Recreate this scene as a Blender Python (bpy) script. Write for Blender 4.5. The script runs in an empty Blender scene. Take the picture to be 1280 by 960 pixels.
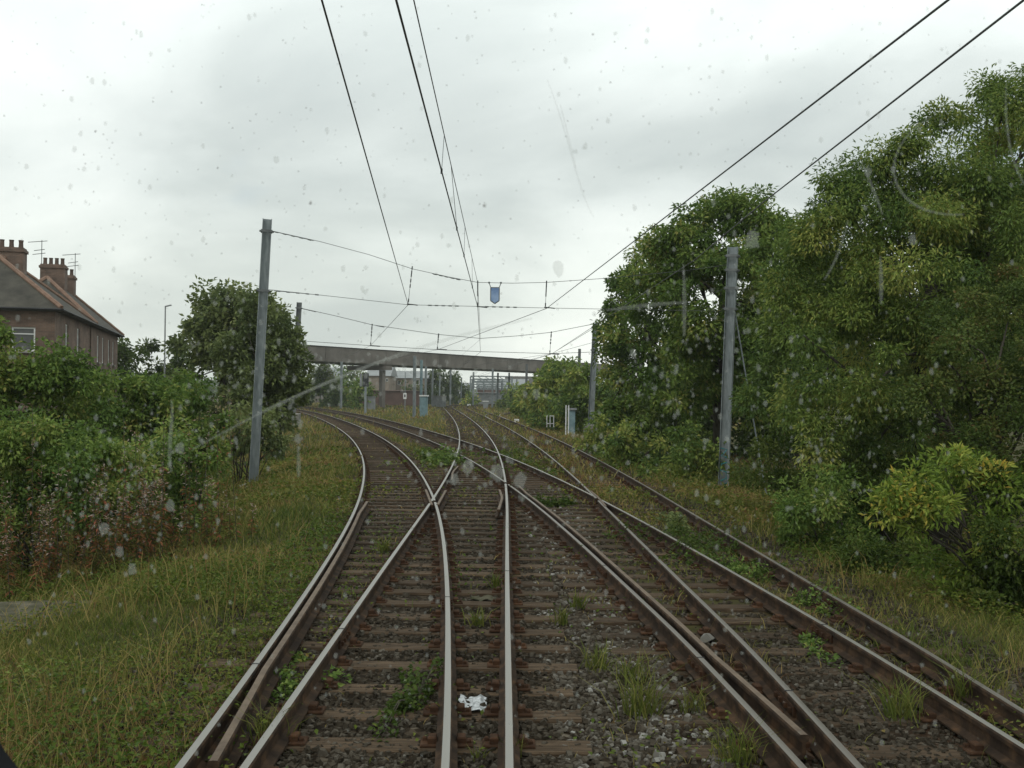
import bpy, math, random
import numpy as np
from mathutils import Vector, Matrix
random.seed(7); rng = np.random.default_rng(7)
C = bpy.context.scene.collection
sc = bpy.context.scene

# ------------------------------------------------------------------ camera
EYE, F, ROLL, HZ = 2.13, 1300.0, math.radians(0.75), 494.0      # eye height above the rail heads
cam_d = bpy.data.cameras.new('camera'); cam = bpy.data.objects.new('camera', cam_d); C.objects.link(cam)
cam.location = (0, 0, EYE)
cam.rotation_euler = (Matrix.Rotation(math.radians(90), 4, 'X') @ Matrix.Rotation(ROLL, 4, 'Z')).to_euler()
cam_d.sensor_width = 36; cam_d.lens = 36 * F / 1280; cam_d.shift_y = (HZ - 480) / 1280
cam_d.clip_start = 0.05; cam_d.clip_end = 6000
cam_d.dof.use_dof = True; cam_d.dof.focus_distance = 30; cam_d.dof.aperture_fstop = 19
sc.camera = cam

def at(px, py, Y):                                    # a point of the survey sheet at distance Y
    dx, dy = px - 640, py - 480
    x = dx * math.cos(ROLL) + dy * math.sin(ROLL)
    y = -dx * math.sin(ROLL) + dy * math.cos(ROLL) - (HZ - 480)
    return Vector((x / F * Y, Y, EYE - y / F * Y))
def onz(px, py, z=0.0):                               # the same, at height z
    p = at(px, py, 1.0); k = (EYE - z) / (EYE - p.z)
    return Vector((p.x * k, k, z))

# ------------------------------------------------------------------ world, sun, exposure
sc.view_settings.view_transform = 'Standard'; sc.view_settings.look = 'None'
sc.view_settings.exposure = 0.2; sc.view_settings.gamma = 1.0
SUN_EL, SUN_ROT = math.radians(48), math.radians(205)
w = bpy.data.worlds.new('World'); sc.world = w; w.use_nodes = True
nt = w.node_tree; nt.nodes.clear()
def nd(t, typ, **k):
    n = t.nodes.new(typ)
    for a, v in k.items(): setattr(n, a, v)
    return n
def ramp(t, stops, interp='LINEAR'):
    r = nd(t, 'ShaderNodeValToRGB'); e = r.color_ramp.elements; r.color_ramp.interpolation = interp
    while len(e) > 1: e.remove(e[-1])
    e[0].position = stops[0][0]; e[0].color = (*stops[0][1], 1)
    for p, c in stops[1:]:
        x = e.new(p); x.color = (*c, 1)
    return r
def mth(t, op, a, b=None, clamp=False):
    m = nd(t, 'ShaderNodeMath', operation=op, use_clamp=clamp)
    for i, v in enumerate((a, b)):
        if v is None: continue
        if isinstance(v, (int, float)): m.inputs[i].default_value = v
        else: t.links.new(v, m.inputs[i])
    return m.outputs[0]
sky = nd(nt, 'ShaderNodeTexSky', sky_type='NISHITA', sun_disc=False)
sky.sun_elevation = SUN_EL; sky.sun_rotation = SUN_ROT
bg1 = nd(nt, 'ShaderNodeBackground'); bg1.inputs[1].default_value = 0.11
nt.links.new(sky.outputs[0], bg1.inputs[0])
tc = nd(nt, 'ShaderNodeTexCoord'); sep = nd(nt, 'ShaderNodeSeparateXYZ'); nt.links.new(tc.outputs['Generated'], sep.inputs[0])
zz = mth(nt, 'ADD', mth(nt, 'MAXIMUM', sep.outputs[2], 0.0), 0.42)
cx_ = mth(nt, 'DIVIDE', sep.outputs[0], zz); cy_ = mth(nt, 'DIVIDE', sep.outputs[1], zz)
cmb = nd(nt, 'ShaderNodeCombineXYZ'); nt.links.new(cx_, cmb.inputs[0]); nt.links.new(cy_, cmb.inputs[1])
mp = nd(nt, 'ShaderNodeMapping'); mp.inputs['Location'].default_value = (3.1, 1.35, 0.4); mp.inputs['Scale'].default_value = (0.95, 1.25, 1)
nt.links.new(cmb.outputs[0], mp.inputs[0])
n1 = nd(nt, 'ShaderNodeTexNoise'); n1.inputs['Scale'].default_value = 1.7; n1.inputs['Detail'].default_value = 6; n1.inputs['Roughness'].default_value = 0.5
n1.inputs['Distortion'].default_value = 0.3
nt.links.new(mp.outputs[0], n1.inputs[0])
cr = ramp(nt, [(0.32, (0.50, 0.55, 0.545)), (0.44, (0.60, 0.65, 0.635)), (0.55, (0.73, 0.78, 0.76)), (0.68, (0.84, 0.885, 0.86))])
nt.links.new(n1.outputs[0], cr.inputs[0])
# brighter overhead, slightly warm low down
el = ramp(nt, [(0.0, (1.14, 1.12, 1.06)), (0.10, (1.08, 1.08, 1.04)), (0.19, (0.96, 0.975, 0.97)), (0.25, (1.02, 1.03, 1.03)), (0.34, (1.22, 1.23, 1.23)), (1.0, (1.28, 1.29, 1.29))])
nt.links.new(sep.outputs[2], el.inputs[0])
mul = nd(nt, 'ShaderNodeMix', data_type='RGBA', blend_type='MULTIPLY'); mul.inputs[0].default_value = 1
nt.links.new(cr.outputs[0], mul.inputs[6]); nt.links.new(el.outputs[0], mul.inputs[7])
bg2 = nd(nt, 'ShaderNodeBackground'); bg2.inputs[1].default_value = 1.0; nt.links.new(mul.outputs[2], bg2.inputs[0])
n2 = nd(nt, 'ShaderNodeTexNoise'); n2.inputs['Scale'].default_value = 1.5; n2.inputs['Detail'].default_value = 5
mp2 = nd(nt, 'ShaderNodeMapping'); mp2.inputs['Location'].default_value = (5.2, 4.1, 1.0); nt.links.new(cmb.outputs[0], mp2.inputs[0]); nt.links.new(mp2.outputs[0], n2.inputs[0])
cov = ramp(nt, [(0.28, (0.55, 0.55, 0.55)), (0.44, (1, 1, 1))]); nt.links.new(n2.outputs[0], cov.inputs[0])
mixs = nd(nt, 'ShaderNodeMixShader'); wo = nd(nt, 'ShaderNodeOutputWorld')
nt.links.new(cov.outputs[0], mixs.inputs[0]); nt.links.new(bg1.outputs[0], mixs.inputs[1]); nt.links.new(bg2.outputs[0], mixs.inputs[2])
nt.links.new(mixs.outputs[0], wo.inputs[0])
sd = bpy.data.lights.new('sun', 'SUN'); sd.energy = 0.6; sd.angle = math.radians(14); sd.color = (1, 0.97, 0.92)
so = bpy.data.objects.new('sun', sd); C.objects.link(so)
dirn = Vector((math.sin(SUN_ROT) * math.cos(SUN_EL), math.cos(SUN_ROT) * math.cos(SUN_EL), math.sin(SUN_EL)))
so.rotation_euler = dirn.to_track_quat('Z', 'Y').to_euler(); so.location = (0, -20, 60)
sc.cycles.max_bounces = 6; sc.cycles.transparent_max_bounces = 12; sc.cycles.use_denoising = True

# ------------------------------------------------------------------ materials
def mat(name):
    m = bpy.data.materials.new(name); m.use_nodes = True
    return m, m.node_tree, m.node_tree.nodes['Principled BSDF']
def coords(t, kind='Object'):
    return nd(t, 'ShaderNodeTexCoord').outputs[kind]
def noise(t, scale, detail=4, rough=0.55, vec=None, out=0):
    n = nd(t, 'ShaderNodeTexNoise'); n.inputs['Scale'].default_value = scale; n.inputs['Detail'].default_value = detail; n.inputs['Roughness'].default_value = rough
    if vec is not None: t.links.new(vec, n.inputs[0])
    return n.outputs[out]
def mixc(t, fac, a, b, mode='MIX'):
    m = nd(t, 'ShaderNodeMix', data_type='RGBA', blend_type=mode)
    for i, v in ((0, fac), (6, a), (7, b)):
        if isinstance(v, (int, float)): m.inputs[i].default_value = v
        elif isinstance(v, tuple): m.inputs[i].default_value = (*v, 1)
        else: t.links.new(v, m.inputs[i])
    return m.outputs[2]
def bump(t, b, h, strength=0.5, dist=0.02):
    n = nd(t, 'ShaderNodeBump'); n.inputs['Strength'].default_value = strength; n.inputs['Distance'].default_value = dist
    t.links.new(h, n.inputs['Height']); t.links.new(n.outputs[0], b.inputs['Normal'])
def varied(name, stops, scale=3.0, detail=6, rough=0.8, metal=0.0, bscale=None, bstr=0.3, bdist=0.01, stretch=None, rand=0.0):
    m, t, b = mat(name); v = nd(t, 'ShaderNodeNewGeometry').outputs['Position']
    if stretch:
        q = nd(t, 'ShaderNodeMapping'); q.inputs['Scale'].default_value = stretch; t.links.new(v, q.inputs[0]); v = q.outputs[0]
    n = noise(t, scale, detail, 0.6, v); r = ramp(t, stops); t.links.new(n, r.inputs[0]); col = r.outputs[0]
    if rand:
        oi = nd(t, 'ShaderNodeObjectInfo').outputs['Random']
        k = mth(t, 'ADD', mth(t, 'MULTIPLY', oi, rand), 1 - rand / 2)
        hs = nd(t, 'ShaderNodeHueSaturation'); t.links.new(col, hs.inputs['Color']); t.links.new(k, hs.inputs['Value']); col = hs.outputs[0]
    t.links.new(col, b.inputs['Base Color']); b.inputs['Roughness'].default_value = rough; b.inputs['Metallic'].default_value = metal; b.inputs['Specular IOR Level'].default_value = .12 if rough > .75 else .4
    if bscale: bump(t, b, noise(t, bscale, 5, 0.6, v), bstr, bdist)
    return m
M = {}
M['rust'] = varied('rusty_rail_side', [(0.3, (0.022, 0.015, 0.011)), (0.5, (0.045, 0.029, 0.019)), (0.62, (0.080, 0.048, 0.028)), (0.76, (0.125, 0.066, 0.034))], 6, rough=0.85, bscale=60)
M['rust_red'] = varied('rusty_chair_iron', [(0.3, (0.035, 0.018, 0.010)), (0.5, (0.058, 0.031, 0.018)), (0.7, (0.10, 0.050, 0.026))], 9, rough=0.9, bscale=50)
M['check'] = varied('rusty_check_rail_top', [(0.3, (0.085, 0.058, 0.038)), (0.6, (0.16, 0.115, 0.077))], 5, rough=0.7, metal=0.1, bscale=70)
def head(name, base, rough, edge):
    m, t, b = mat(name); p = nd(t, 'ShaderNodeNewGeometry').outputs['Position']
    q = nd(t, 'ShaderNodeMapping'); q.inputs['Scale'].default_value = (40, 0.8, 1); t.links.new(p, q.inputs[0])
    n = noise(t, 1.0, 5, 0.6, q.outputs[0])
    t.links.new(mixc(t, n, tuple(c * 0.8 for c in base), tuple(min(1, c * 1.15) for c in base)), b.inputs['Base Color'])
    rr = ramp(t, [(0.3, (rough - .08,) * 3), (0.7, (rough + .12,) * 3)]); t.links.new(n, rr.inputs[0]); t.links.new(rr.outputs[0], b.inputs['Roughness'])
    b.inputs['Metallic'].default_value = edge
    return m
M['head'] = head('polished_rail_head', (0.33, 0.312, 0.28), 0.42, 0.8)
M['head_dull'] = head('tarnished_rail_head', (0.20, 0.18, 0.155), 0.45, 0.6)
M['timber'] = varied('weathered_timber', [(0.25, (0.025, 0.017, 0.010)), (0.5, (0.070, 0.048, 0.030)), (0.75, (0.135, 0.094, 0.060))], 4, 8, 0.85, stretch=(1.0, 9, 9), bscale=14, bstr=0.6, bdist=0.012, rand=0.7)
M['stone'] = None
M['galv'] = varied('galvanised_steel', [(0.3, (0.15, 0.175, 0.18)), (0.7, (0.30, 0.33, 0.335))], 4, rough=0.55, metal=0.25, stretch=(3, 3, .6))
M['galv_dark'] = varied('weathered_steel', [(0.3, (0.10, 0.11, 0.11)), (0.7, (0.20, 0.21, 0.21))], 4, rough=0.65, metal=0.2)
M['wire'] = varied('copper_wire_dull', [(0.3, (0.05, 0.055, 0.055)), (0.7, (0.10, 0.10, 0.10))], 5, rough=0.5, metal=0.3)
M['black'] = varied('black_paint', [(0.3, (0.012, 0.012, 0.013)), (0.7, (0.03, 0.03, 0.032))], 5, rough=0.6)
M['white'] = varied('white_paint', [(0.3, (0.6, 0.6, 0.58)), (0.7, (0.8, 0.8, 0.78))], 5, rough=0.6)
M['concrete'] = varied('concrete', [(0.3, (0.15, 0.14, 0.12)), (0.5, (0.23, 0.22, 0.195)), (0.7, (0.32, 0.30, 0.27))], 1.2, 8, 0.9, bscale=30)
M['slab'] = varied('mossy_concrete', [(0.3, (0.030, 0.036, 0.014)), (0.5, (0.080, 0.074, 0.048)), (0.7, (0.14, 0.125, 0.09))], 4.5, 8, 0.9, bscale=30)
M['bluegrey'] = varied('blue_grey_paint', [(0.3, (0.10, 0.16, 0.18)), (0.7, (0.22, 0.32, 0.34))], 2, rough=0.6)
M['blue'] = varied('blue_enamel', [(0.35, (0.13, 0.22, 0.42)), (0.65, (0.34, 0.46, 0.66))], 2.4, rough=0.5)
M['grey'] = varied('grey_paint', [(0.3, (0.16, 0.17, 0.17)), (0.7, (0.27, 0.28, 0.28))], 2, rough=0.7)
M['teal'] = varied('teal_spray_paint', [(0.3, (0.02, 0.16, 0.17)), (0.7, (0.04, 0.24, 0.25))], 6, rough=0.5)
M['slate'] = varied('roof_slate', [(0.3, (0.045, 0.042, 0.036)), (0.7, (0.095, 0.088, 0.072))], 1.5, 8, 0.8)
M['greyroof'] = varied('grey_sheet_roof', [(0.3, (0.20, 0.21, 0.21)), (0.7, (0.30, 0.31, 0.31))], .5, 6, 0.7)
M['ridge'] = varied('terracotta_ridge', [(0.3, (0.17, 0.105, 0.075)), (0.7, (0.26, 0.17, 0.125))], 3, rough=0.85)
M['pot'] = varied('chimney_pot_clay', [(0.3, (0.07, 0.05, 0.04)), (0.7, (0.14, 0.10, 0.08))], 3, rough=0.9)
M['redwall'] = varied('dark_red_brickwork', [(0.3, (0.09, 0.058, 0.05)), (0.7, (0.15, 0.095, 0.08))], .6, 8, 0.9)
M['pale_render'] = varied('pale_brick', [(0.3, (0.20, 0.16, 0.13)), (0.7, (0.30, 0.25, 0.20))], .5, 8, 0.9)
M['bark'] = varied('bark', [(0.3, (0.035, 0.03, 0.024)), (0.7, (0.10, 0.088, 0.07))], 5, 6, 0.9, stretch=(3, 3, .7), bscale=20)
M['paper'] = varied('crumpled_plastic', [(0.35, (0.16, 0.17, 0.17)), (0.6, (0.60, 0.62, 0.63))], 22, rough=0.5)
M['rubber'] = varied('black_rubber', [(0.3, (0.008, 0.009, 0.010)), (0.7, (0.016, 0.017, 0.018))], 8, rough=0.9)
M['cream'] = varied('cream_paint', [(0.3, (0.5, 0.46, 0.34)), (0.7, (0.62, 0.58, 0.44))], 2, rough=0.5)

def brick_mat(name, c1, c2, mortar):
    m, t, b = mat(name); br = nd(t, 'ShaderNodeTexBrick')
    q = nd(t, 'ShaderNodeMapping'); q.inputs['Rotation'].default_value = (math.radians(90), 0, 0)
    uv = nd(t, 'ShaderNodeTexCoord').outputs['UV']; t.links.new(uv, br.inputs[0])
    br.inputs['Scale'].default_value = 1; br.inputs['Brick Width'].default_value = 0.225; br.inputs['Row Height'].default_value = 0.075; br.inputs['Mortar Size'].default_value = 0.006
    br.inputs['Color1'].default_value = (*c1, 1); br.inputs['Color2'].default_value = (*c2, 1); br.inputs['Mortar'].default_value = (*mortar, 1)
    n = noise(t, 1.3, 6, 0.6, nd(t, 'ShaderNodeNewGeometry').outputs['Position'])
    r = ramp(t, [(0.3, (0.55, 0.55, 0.55)), (0.7, (1.25, 1.2, 1.15))]); t.links.new(n, r.inputs[0])
    t.links.new(mixc(t, 1.0, br.outputs[0], r.outputs[0], 'MULTIPLY'), b.inputs['Base Color']); b.inputs['Roughness'].default_value = 0.9
    bump(t, b, br.outputs[1], -0.5, 0.01)
    return m
M['brick'] = brick_mat('house_brick', (0.120, 0.078, 0.058), (0.175, 0.112, 0.082), (0.16, 0.14, 0.12))
m, t, b = mat('window_glass'); b.inputs['Base Color'].default_value = (0.03, 0.035, 0.038, 1); b.inputs['Roughness'].default_value = 0.06
t.links.new(mixc(t, noise(t, 2, 2, .5, nd(t, 'ShaderNodeNewGeometry').outputs['Position']), (0.02, 0.022, 0.024), (0.12, 0.12, 0.11)), b.inputs['Base Color']); M['glass'] = m
# leaf materials: colour by the leaf's own number
def leaf_mat(name, stops, transl=0.3, rough=0.5):
    m, t, b = mat(name); a = nd(t, 'ShaderNodeAttribute', attribute_name='v'); r = ramp(t, stops); t.links.new(a.outputs['Fac'], r.inputs[0])
    t.links.new(r.outputs[0], b.inputs['Base Color']); b.inputs['Roughness'].default_value = rough; b.inputs['Specular IOR Level'].default_value = 0.12
    tr = nd(t, 'ShaderNodeBsdfTranslucent'); t.links.new(r.outputs[0], tr.inputs[0])
    mx = nd(t, 'ShaderNodeMixShader'); mx.inputs[0].default_value = transl
    t.links.new(b.outputs[0], mx.inputs[1]); t.links.new(tr.outputs[0], mx.inputs[2]); t.links.new(mx.outputs[0], t.nodes['Material Output'].inputs[0])
    return m
M['leaf_ash'] = leaf_mat('ash_leaf', [(0, (0.080, 0.138, 0.036)), (0.5, (0.172, 0.240, 0.052)), (0.85, (0.31, 0.345, 0.085)), (1, (0.40, 0.38, 0.10))])
M['leaf_green'] = leaf_mat('mid_green_leaf', [(0, (0.066, 0.118, 0.026)), (0.5, (0.140, 0.215, 0.044)), (0.85, (0.25, 0.31, 0.075)), (1, (0.34, 0.32, 0.09))])
M['leaf_ground'] = leaf_mat('ground_cover_leaf', [(0, (0.06, 0.105, 0.014)), (0.45, (0.12, 0.15, 0.022)), (0.70, (0.21, 0.18, 0.045)), (1, (0.25, 0.13, 0.055))])
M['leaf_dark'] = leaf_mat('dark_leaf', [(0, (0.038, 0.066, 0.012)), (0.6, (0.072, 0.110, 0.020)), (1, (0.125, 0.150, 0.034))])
M['leaf_brown'] = leaf_mat('hawthorn_leaf', [(0, (0.060, 0.098, 0.024)), (0.5, (0.105, 0.150, 0.036)), (0.9, (0.165, 0.185, 0.048)), (1, (0.19, 0.14, 0.05))])
M['leaf_bright'] = leaf_mat('bright_shrub_leaf', [(0, (0.09, 0.15, 0.025)), (0.5, (0.22, 0.30, 0.05)), (0.8, (0.42, 0.46, 0.10)), (1, (0.52, 0.38, 0.07))], 0.35)
M['leaf_pale'] = leaf_mat('grey_green_leaf', [(0, (0.095, 0.130, 0.048)), (0.6, (0.18, 0.22, 0.075)), (1, (0.28, 0.30, 0.12))])
M['grass'] = leaf_mat('verge_grass', [(0, (0.055, 0.088, 0.016)), (0.35, (0.112, 0.138, 0.026)), (0.6, (0.195, 0.185, 0.050)), (0.85, (0.34, 0.26, 0.095)), (1, (0.20, 0.105, 0.045))], 0.25, 0.7)
M['herb'] = leaf_mat('willowherb', [(0, (0.045, 0.07, 0.014)), (0.35, (0.10, 0.095, 0.026)), (0.6, (0.27, 0.095, 0.05)), (0.72, (0.36, 0.22, 0.16)), (1, (0.48, 0.42, 0.36))], 0.25, 0.8)
# ballast stones
m, t, b = mat('ballast_stone'); a = nd(t, 'ShaderNodeAttribute', attribute_name='v')
r = ramp(t, [(0, (0.028, 0.022, 0.014)), (0.4, (0.058, 0.047, 0.033)), (0.75, (0.105, 0.092, 0.072)), (0.95, (0.18, 0.168, 0.145)), (1, (0.27, 0.26, 0.235))]); t.links.new(a.outputs['Fac'], r.inputs[0])
t.links.new(r.outputs[0], b.inputs['Base Color']); b.inputs['Roughness'].default_value = 0.85; b.inputs['Specular IOR Level'].default_value = .15; M['stone'] = m
# ground
m, t, b = mat('ground'); g = nd(t, 'ShaderNodeNewGeometry').outputs['Position']
a = nd(t, 'ShaderNodeAttribute', attribute_name='veg').outputs['Fac']
vo = nd(t, 'ShaderNodeTexVoronoi'); vo.inputs['Scale'].default_value = 22; t.links.new(g, vo.inputs[0])
vs = nd(t, 'ShaderNodeSeparateColor'); t.links.new(vo.outputs['Color'], vs.inputs[0])
rs = ramp(t, [(0, (0.016, 0.012, 0.008)), (0.55, (0.042, 0.032, 0.021)), (0.85, (0.080, 0.066, 0.048)), (1, (0.14, 0.125, 0.10))]); t.links.new(vs.outputs[0], rs.inputs[0])
rn = ramp(t, [(0.35, (0.50, 0.46, 0.42)), (0.65, (1.15, 1.1, 1.05))]); t.links.new(noise(t, 0.9, 6, 0.6, g), rn.inputs[0])
bal = mixc(t, 1.0, rs.outputs[0], rn.outputs[0], 'MULTIPLY')
rg = ramp(t, [(0.3, (0.028, 0.032, 0.009)), (0.5, (0.055, 0.052, 0.018)), (0.7, (0.090, 0.074, 0.032))]); t.links.new(noise(t, 2.5, 8, 0.7, g), rg.inputs[0])
fac = mth(t, 'ADD', a, mth(t, 'MULTIPLY', mth(t, 'SUBTRACT', noise(t, 1.7, 6, 0.65, g), 0.5), 0.9), True)
fr = ramp(t, [(0.35, (0, 0, 0)), (0.6, (1, 1, 1))]); t.links.new(fac, fr.inputs[0])
ru = nd(t, 'ShaderNodeAttribute', attribute_name='rusty').outputs['Fac']; bal = mixc(t, mth(t, 'MULTIPLY', ru, .75), bal, (0.050, 0.024, 0.013))
t.links.new(mixc(t, fr.outputs[0], bal, rg.outputs[0]), b.inputs['Base Color']); b.inputs['Roughness'].default_value = 0.95; b.inputs['Specular IOR Level'].default_value = .08
bump(t, b, mth(t, 'ADD', vo.outputs['Distance'], noise(t, 30, 4, 0.7, g)), -0.6, 0.03); M['ground'] = m
# dirt on the glass
def dirt_mat(name, col, fac):
    m = bpy.data.materials.new(name); m.use_nodes = True; t = m.node_tree; t.nodes.clear()
    tb = nd(t, 'ShaderNodeBsdfTransparent'); df = nd(t, 'ShaderNodeBsdfDiffuse'); df.inputs[0].default_value = (*col, 1)
    tl = nd(t, 'ShaderNodeBsdfTranslucent'); tl.inputs[0].default_value = (*col, 1)
    m1 = nd(t, 'ShaderNodeMixShader'); m1.inputs[0].default_value = 0.5; t.links.new(df.outputs[0], m1.inputs[1]); t.links.new(tl.outputs[0], m1.inputs[2])
    mx = nd(t, 'ShaderNodeMixShader'); mx.inputs[0].default_value = fac; t.links.new(tb.outputs[0], mx.inputs[1]); t.links.new(m1.outputs[0], mx.inputs[2])
    o = nd(t, 'ShaderNodeOutputMaterial'); t.links.new(mx.outputs[0], o.inputs[0]); return m
M['dirt'] = dirt_mat('dried_water_spots', (0.60, 0.62, 0.58), 0.27)
M['dirt_dark'] = dirt_mat('fly_specks', (0.10, 0.07, 0.05), 0.55)
M['smear'] = dirt_mat('wiper_smear', (0.60, 0.62, 0.58), 0.20)
m = bpy.data.materials.new('clear_windscreen_glass'); m.use_nodes = True; t = m.node_tree; t.nodes.clear()
tb = nd(t, 'ShaderNodeBsdfTransparent'); o = nd(t, 'ShaderNodeOutputMaterial'); t.links.new(tb.outputs[0], o.inputs[0]); M['clear'] = m

# ------------------------------------------------------------------ helpers
def tag(o, label=None, cat=None, group=None, kind=None):
    if label: o['label'] = label
    if cat: o['category'] = cat
    if group: o['group'] = group
    if kind: o['kind'] = kind
    return o
def link(name, me, parent=None, loc=None):
    o = bpy.data.objects.new(name, me); C.objects.link(o)
    if parent is not None: o.parent = parent
    if loc is not None: o.location = loc
    return o
def empty(name, loc, label, cat, group=None):
    o = bpy.data.objects.new(name, None); C.objects.link(o); o.location = loc; o.empty_display_size = 0.2
    return tag(o, label, cat, group)
def npmesh(name, V, Fc, mats, attrs=None, smooth=False, midx=None):
    """V (n,3); Fc (m,k) one polygon size"""
    me = bpy.data.meshes.new(name); n, (m, k) = len(V), Fc.shape
    me.vertices.add(n); me.vertices.foreach_set('co', np.ascontiguousarray(V, dtype=np.float32).ravel())
    me.loops.add(m * k); me.loops.foreach_set('vertex_index', np.ascontiguousarray(Fc, dtype=np.int32).ravel())
    me.polygons.add(m); me.polygons.foreach_set('loop_start', np.arange(0, m * k, k, dtype=np.int32))
    me.polygons.foreach_set('use_smooth', np.full(m, smooth))
    if midx is not None: me.polygons.foreach_set('material_index', np.asarray(midx, dtype=np.int32))
    for mm in mats: me.materials.append(mm)
    for an, (dom, vals) in (attrs or {}).items():
        at_ = me.attributes.new(an, 'FLOAT', dom); at_.data.foreach_set('value', np.asarray(vals, dtype=np.float32))
    me.update(calc_edges=True); return me
class MB:
    def __init__(s): s.v = []; s.f = []; s.m = []; s.uv = None
    def add(s, vs, fs, mi=0):
        k = len(s.v); s.v += [tuple(v) for v in vs]; s.f += [tuple(i + k for i in f) for f in fs]; s.m += [mi] * len(fs); return s
    def box(s, c, size, mi=0, rot=None, bev=0.0):
        x, y, z = size[0] / 2, size[1] / 2, size[2] / 2
        if bev:
            b_ = bev; P = []
            for zz_, q in ((-z, 0), (z - b_, 0), (z, b_)):
                for sx, sy in ((-1, -1), (1, -1), (1, 1), (-1, 1)): P.append(Vector((sx * (x - q), sy * (y - q), zz_)))
            Fs = [(3, 2, 1, 0), (8, 9, 10, 11)] + [(l * 4 + i, l * 4 + (i + 1) % 4, l * 4 + 4 + (i + 1) % 4, l * 4 + 4 + i) for l in (0, 1) for i in range(4)]
        else:
            P = [Vector((sx * x, sy * y, sz * z)) for sz in (-1, 1) for sx, sy in ((-1, -1), (1, -1), (1, 1), (-1, 1))]
            Fs = [(3, 2, 1, 0), (4, 5, 6, 7)] + [(i, (i + 1) % 4, 4 + (i + 1) % 4, 4 + i) for i in range(4)]
        if rot is not None: P = [rot @ p for p in P]
        return s.add([p + Vector(c) for p in P], Fs, mi)
    def tube(s, pts, rad, n=6, mi=0, cap=True):
        pts = [Vector(p) for p in pts]; rr = rad if isinstance(rad, (list, tuple)) else [rad] * len(pts); vs = []; fs = []
        for i, p in enumerate(pts):
            d = (pts[min(i + 1, len(pts) - 1)] - pts[max(i - 1, 0)]).normalized()
            u = d.cross(Vector((0.13, 0.05, 1)) if abs(d.z) < 0.9 else Vector((0, 1, 0))).normalized(); v = d.cross(u)
            for k in range(n):
                a_ = 2 * math.pi * k / n; vs.append(p + (u * math.cos(a_) + v * math.sin(a_)) * rr[i])
        for i in range(len(pts) - 1):
            for k in range(n): fs.append((i * n + k, i * n + (k + 1) % n, (i + 1) * n + (k + 1) % n, (i + 1) * n + k))
        if cap: fs += [tuple(range(n))[::-1], tuple((len(pts) - 1) * n + k for k in range(n))]
        return s.add(vs, fs, mi)
    def build(s, name, mats, parent=None, loc=None, smooth=False, link_=True):
        me = bpy.data.meshes.new(name); me.from_pydata([tuple(v) for v in s.v], [], s.f)
        if not isinstance(mats, (list, tuple)): mats = [mats]
        for mm in mats: me.materials.append(mm)
        me.polygons.foreach_set('material_index', s.m); me.polygons.foreach_set('use_smooth', [smooth] * len(s.f)); me.update()
        return link(name, me, parent, loc) if link_ else me

# ------------------------------------------------------------------ track alignments (centre line X at distance Y)
TR = {
 'L': [(-6, -0.80), (0, -0.92), (4, -1.03), (6, -1.11), (9, -1.28), (12, -1.48), (16, -1.80), (20, -2.19), (25, -2.79), (30, -3.48), (36, -4.42), (43, -5.65), (50, -6.99), (60, -9.08), (70, -11.31), (80, -13.66), (90, -16.12), (100, -18.65), (120, -24.2), (140, -30.4), (170, -41.5), (200, -55)],
 'M': [(-6, -0.72), (0, -0.73), (6, -0.74), (9, -0.76), (12, -0.78), (16, -0.80), (20, -0.82), (25, -0.88), (30, -0.98), (36, -1.15), (43, -1.41), (50, -1.74), (60, -2.29), (70, -2.91), (80, -3.58), (90, -4.29), (100, -5.03), (120, -6.56), (140, -8.12), (160, -9.7), (180, -11.0), (200, -11.6), (212, -11.3), (224, -10.0), (236, -7.2), (247, -2.2), (256, 5), (262, 14)],
 'X': [(-6, 2.72), (0, 2.70), (4, 2.56), (6, 2.47), (9, 2.30), (12, 2.05), (16, 1.69), (20, 1.28), (25, 0.69), (30, 0.02), (36, -0.89), (43, -2.08), (50, -3.40), (60, -5.43), (70, -7.62), (80, -9.93), (90, -12.33), (100, -14.8), (120, -20.2), (140, -26.2), (170, -37), (200, -50)],
 'R': [(-6, 2.75), (0, 2.78), (6, 2.80), (9, 2.80), (12, 2.74), (16, 2.66), (20, 2.58), (25, 2.48), (30, 2.34), (36, 2.14), (43, 1.85), (50, 1.51), (60, 0.96), (70, 0.35), (80, -0.31), (90, -1.02), (100, -1.74), (120, -3.2), (140, -4.72), (160, -6.1), (180, -7.2), (200, -7.6), (212, -7.0), (222, -5.2), (232, -1.6), (240, 4), (245, 12)],
 'J': [(88, -0.86), (98, -1.50), (108, -2.0), (117, -1.9), (125, -0.9), (131, 1.2), (136, 4.2), (140, 8.5), (143, 14)],
}
def herm(tab, y):
    Y = np.array([p[0] for p in tab], float); X = np.array([p[1] for p in tab], float); y = np.atleast_1d(np.asarray(y, float))
    m_ = np.gradient(X, Y); i = np.clip(np.searchsorted(Y, y) - 1, 0, len(Y) - 2); h = Y[i + 1] - Y[i]; t_ = np.clip((y - Y[i]) / h, 0, 1)
    return (2*t_**3-3*t_**2+1)*X[i] + (t_**3-2*t_**2+t_)*h*m_[i] + (-2*t_**3+3*t_**2)*X[i+1] + (t_**3-t_**2)*h*m_[i+1]
def cx(k, y): return herm(TR[k], y)
def path(k, y0, y1, off=0.0, step=None, z=0.0):
    ys = [y0]
    while ys[-1] < y1: ys.append(min(y1, ys[-1] + (step or (0.5 if ys[-1] < 40 else 1.5))))
    ys = np.array(ys); xs = cx(k, ys); T = np.stack([np.gradient(xs), np.gradient(ys)], 1); T /= np.hypot(*T.T)[:, None]
    return np.stack([xs + T[:, 1] * off, ys - T[:, 0] * off, np.full(len(xs), z)], 1)
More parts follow.
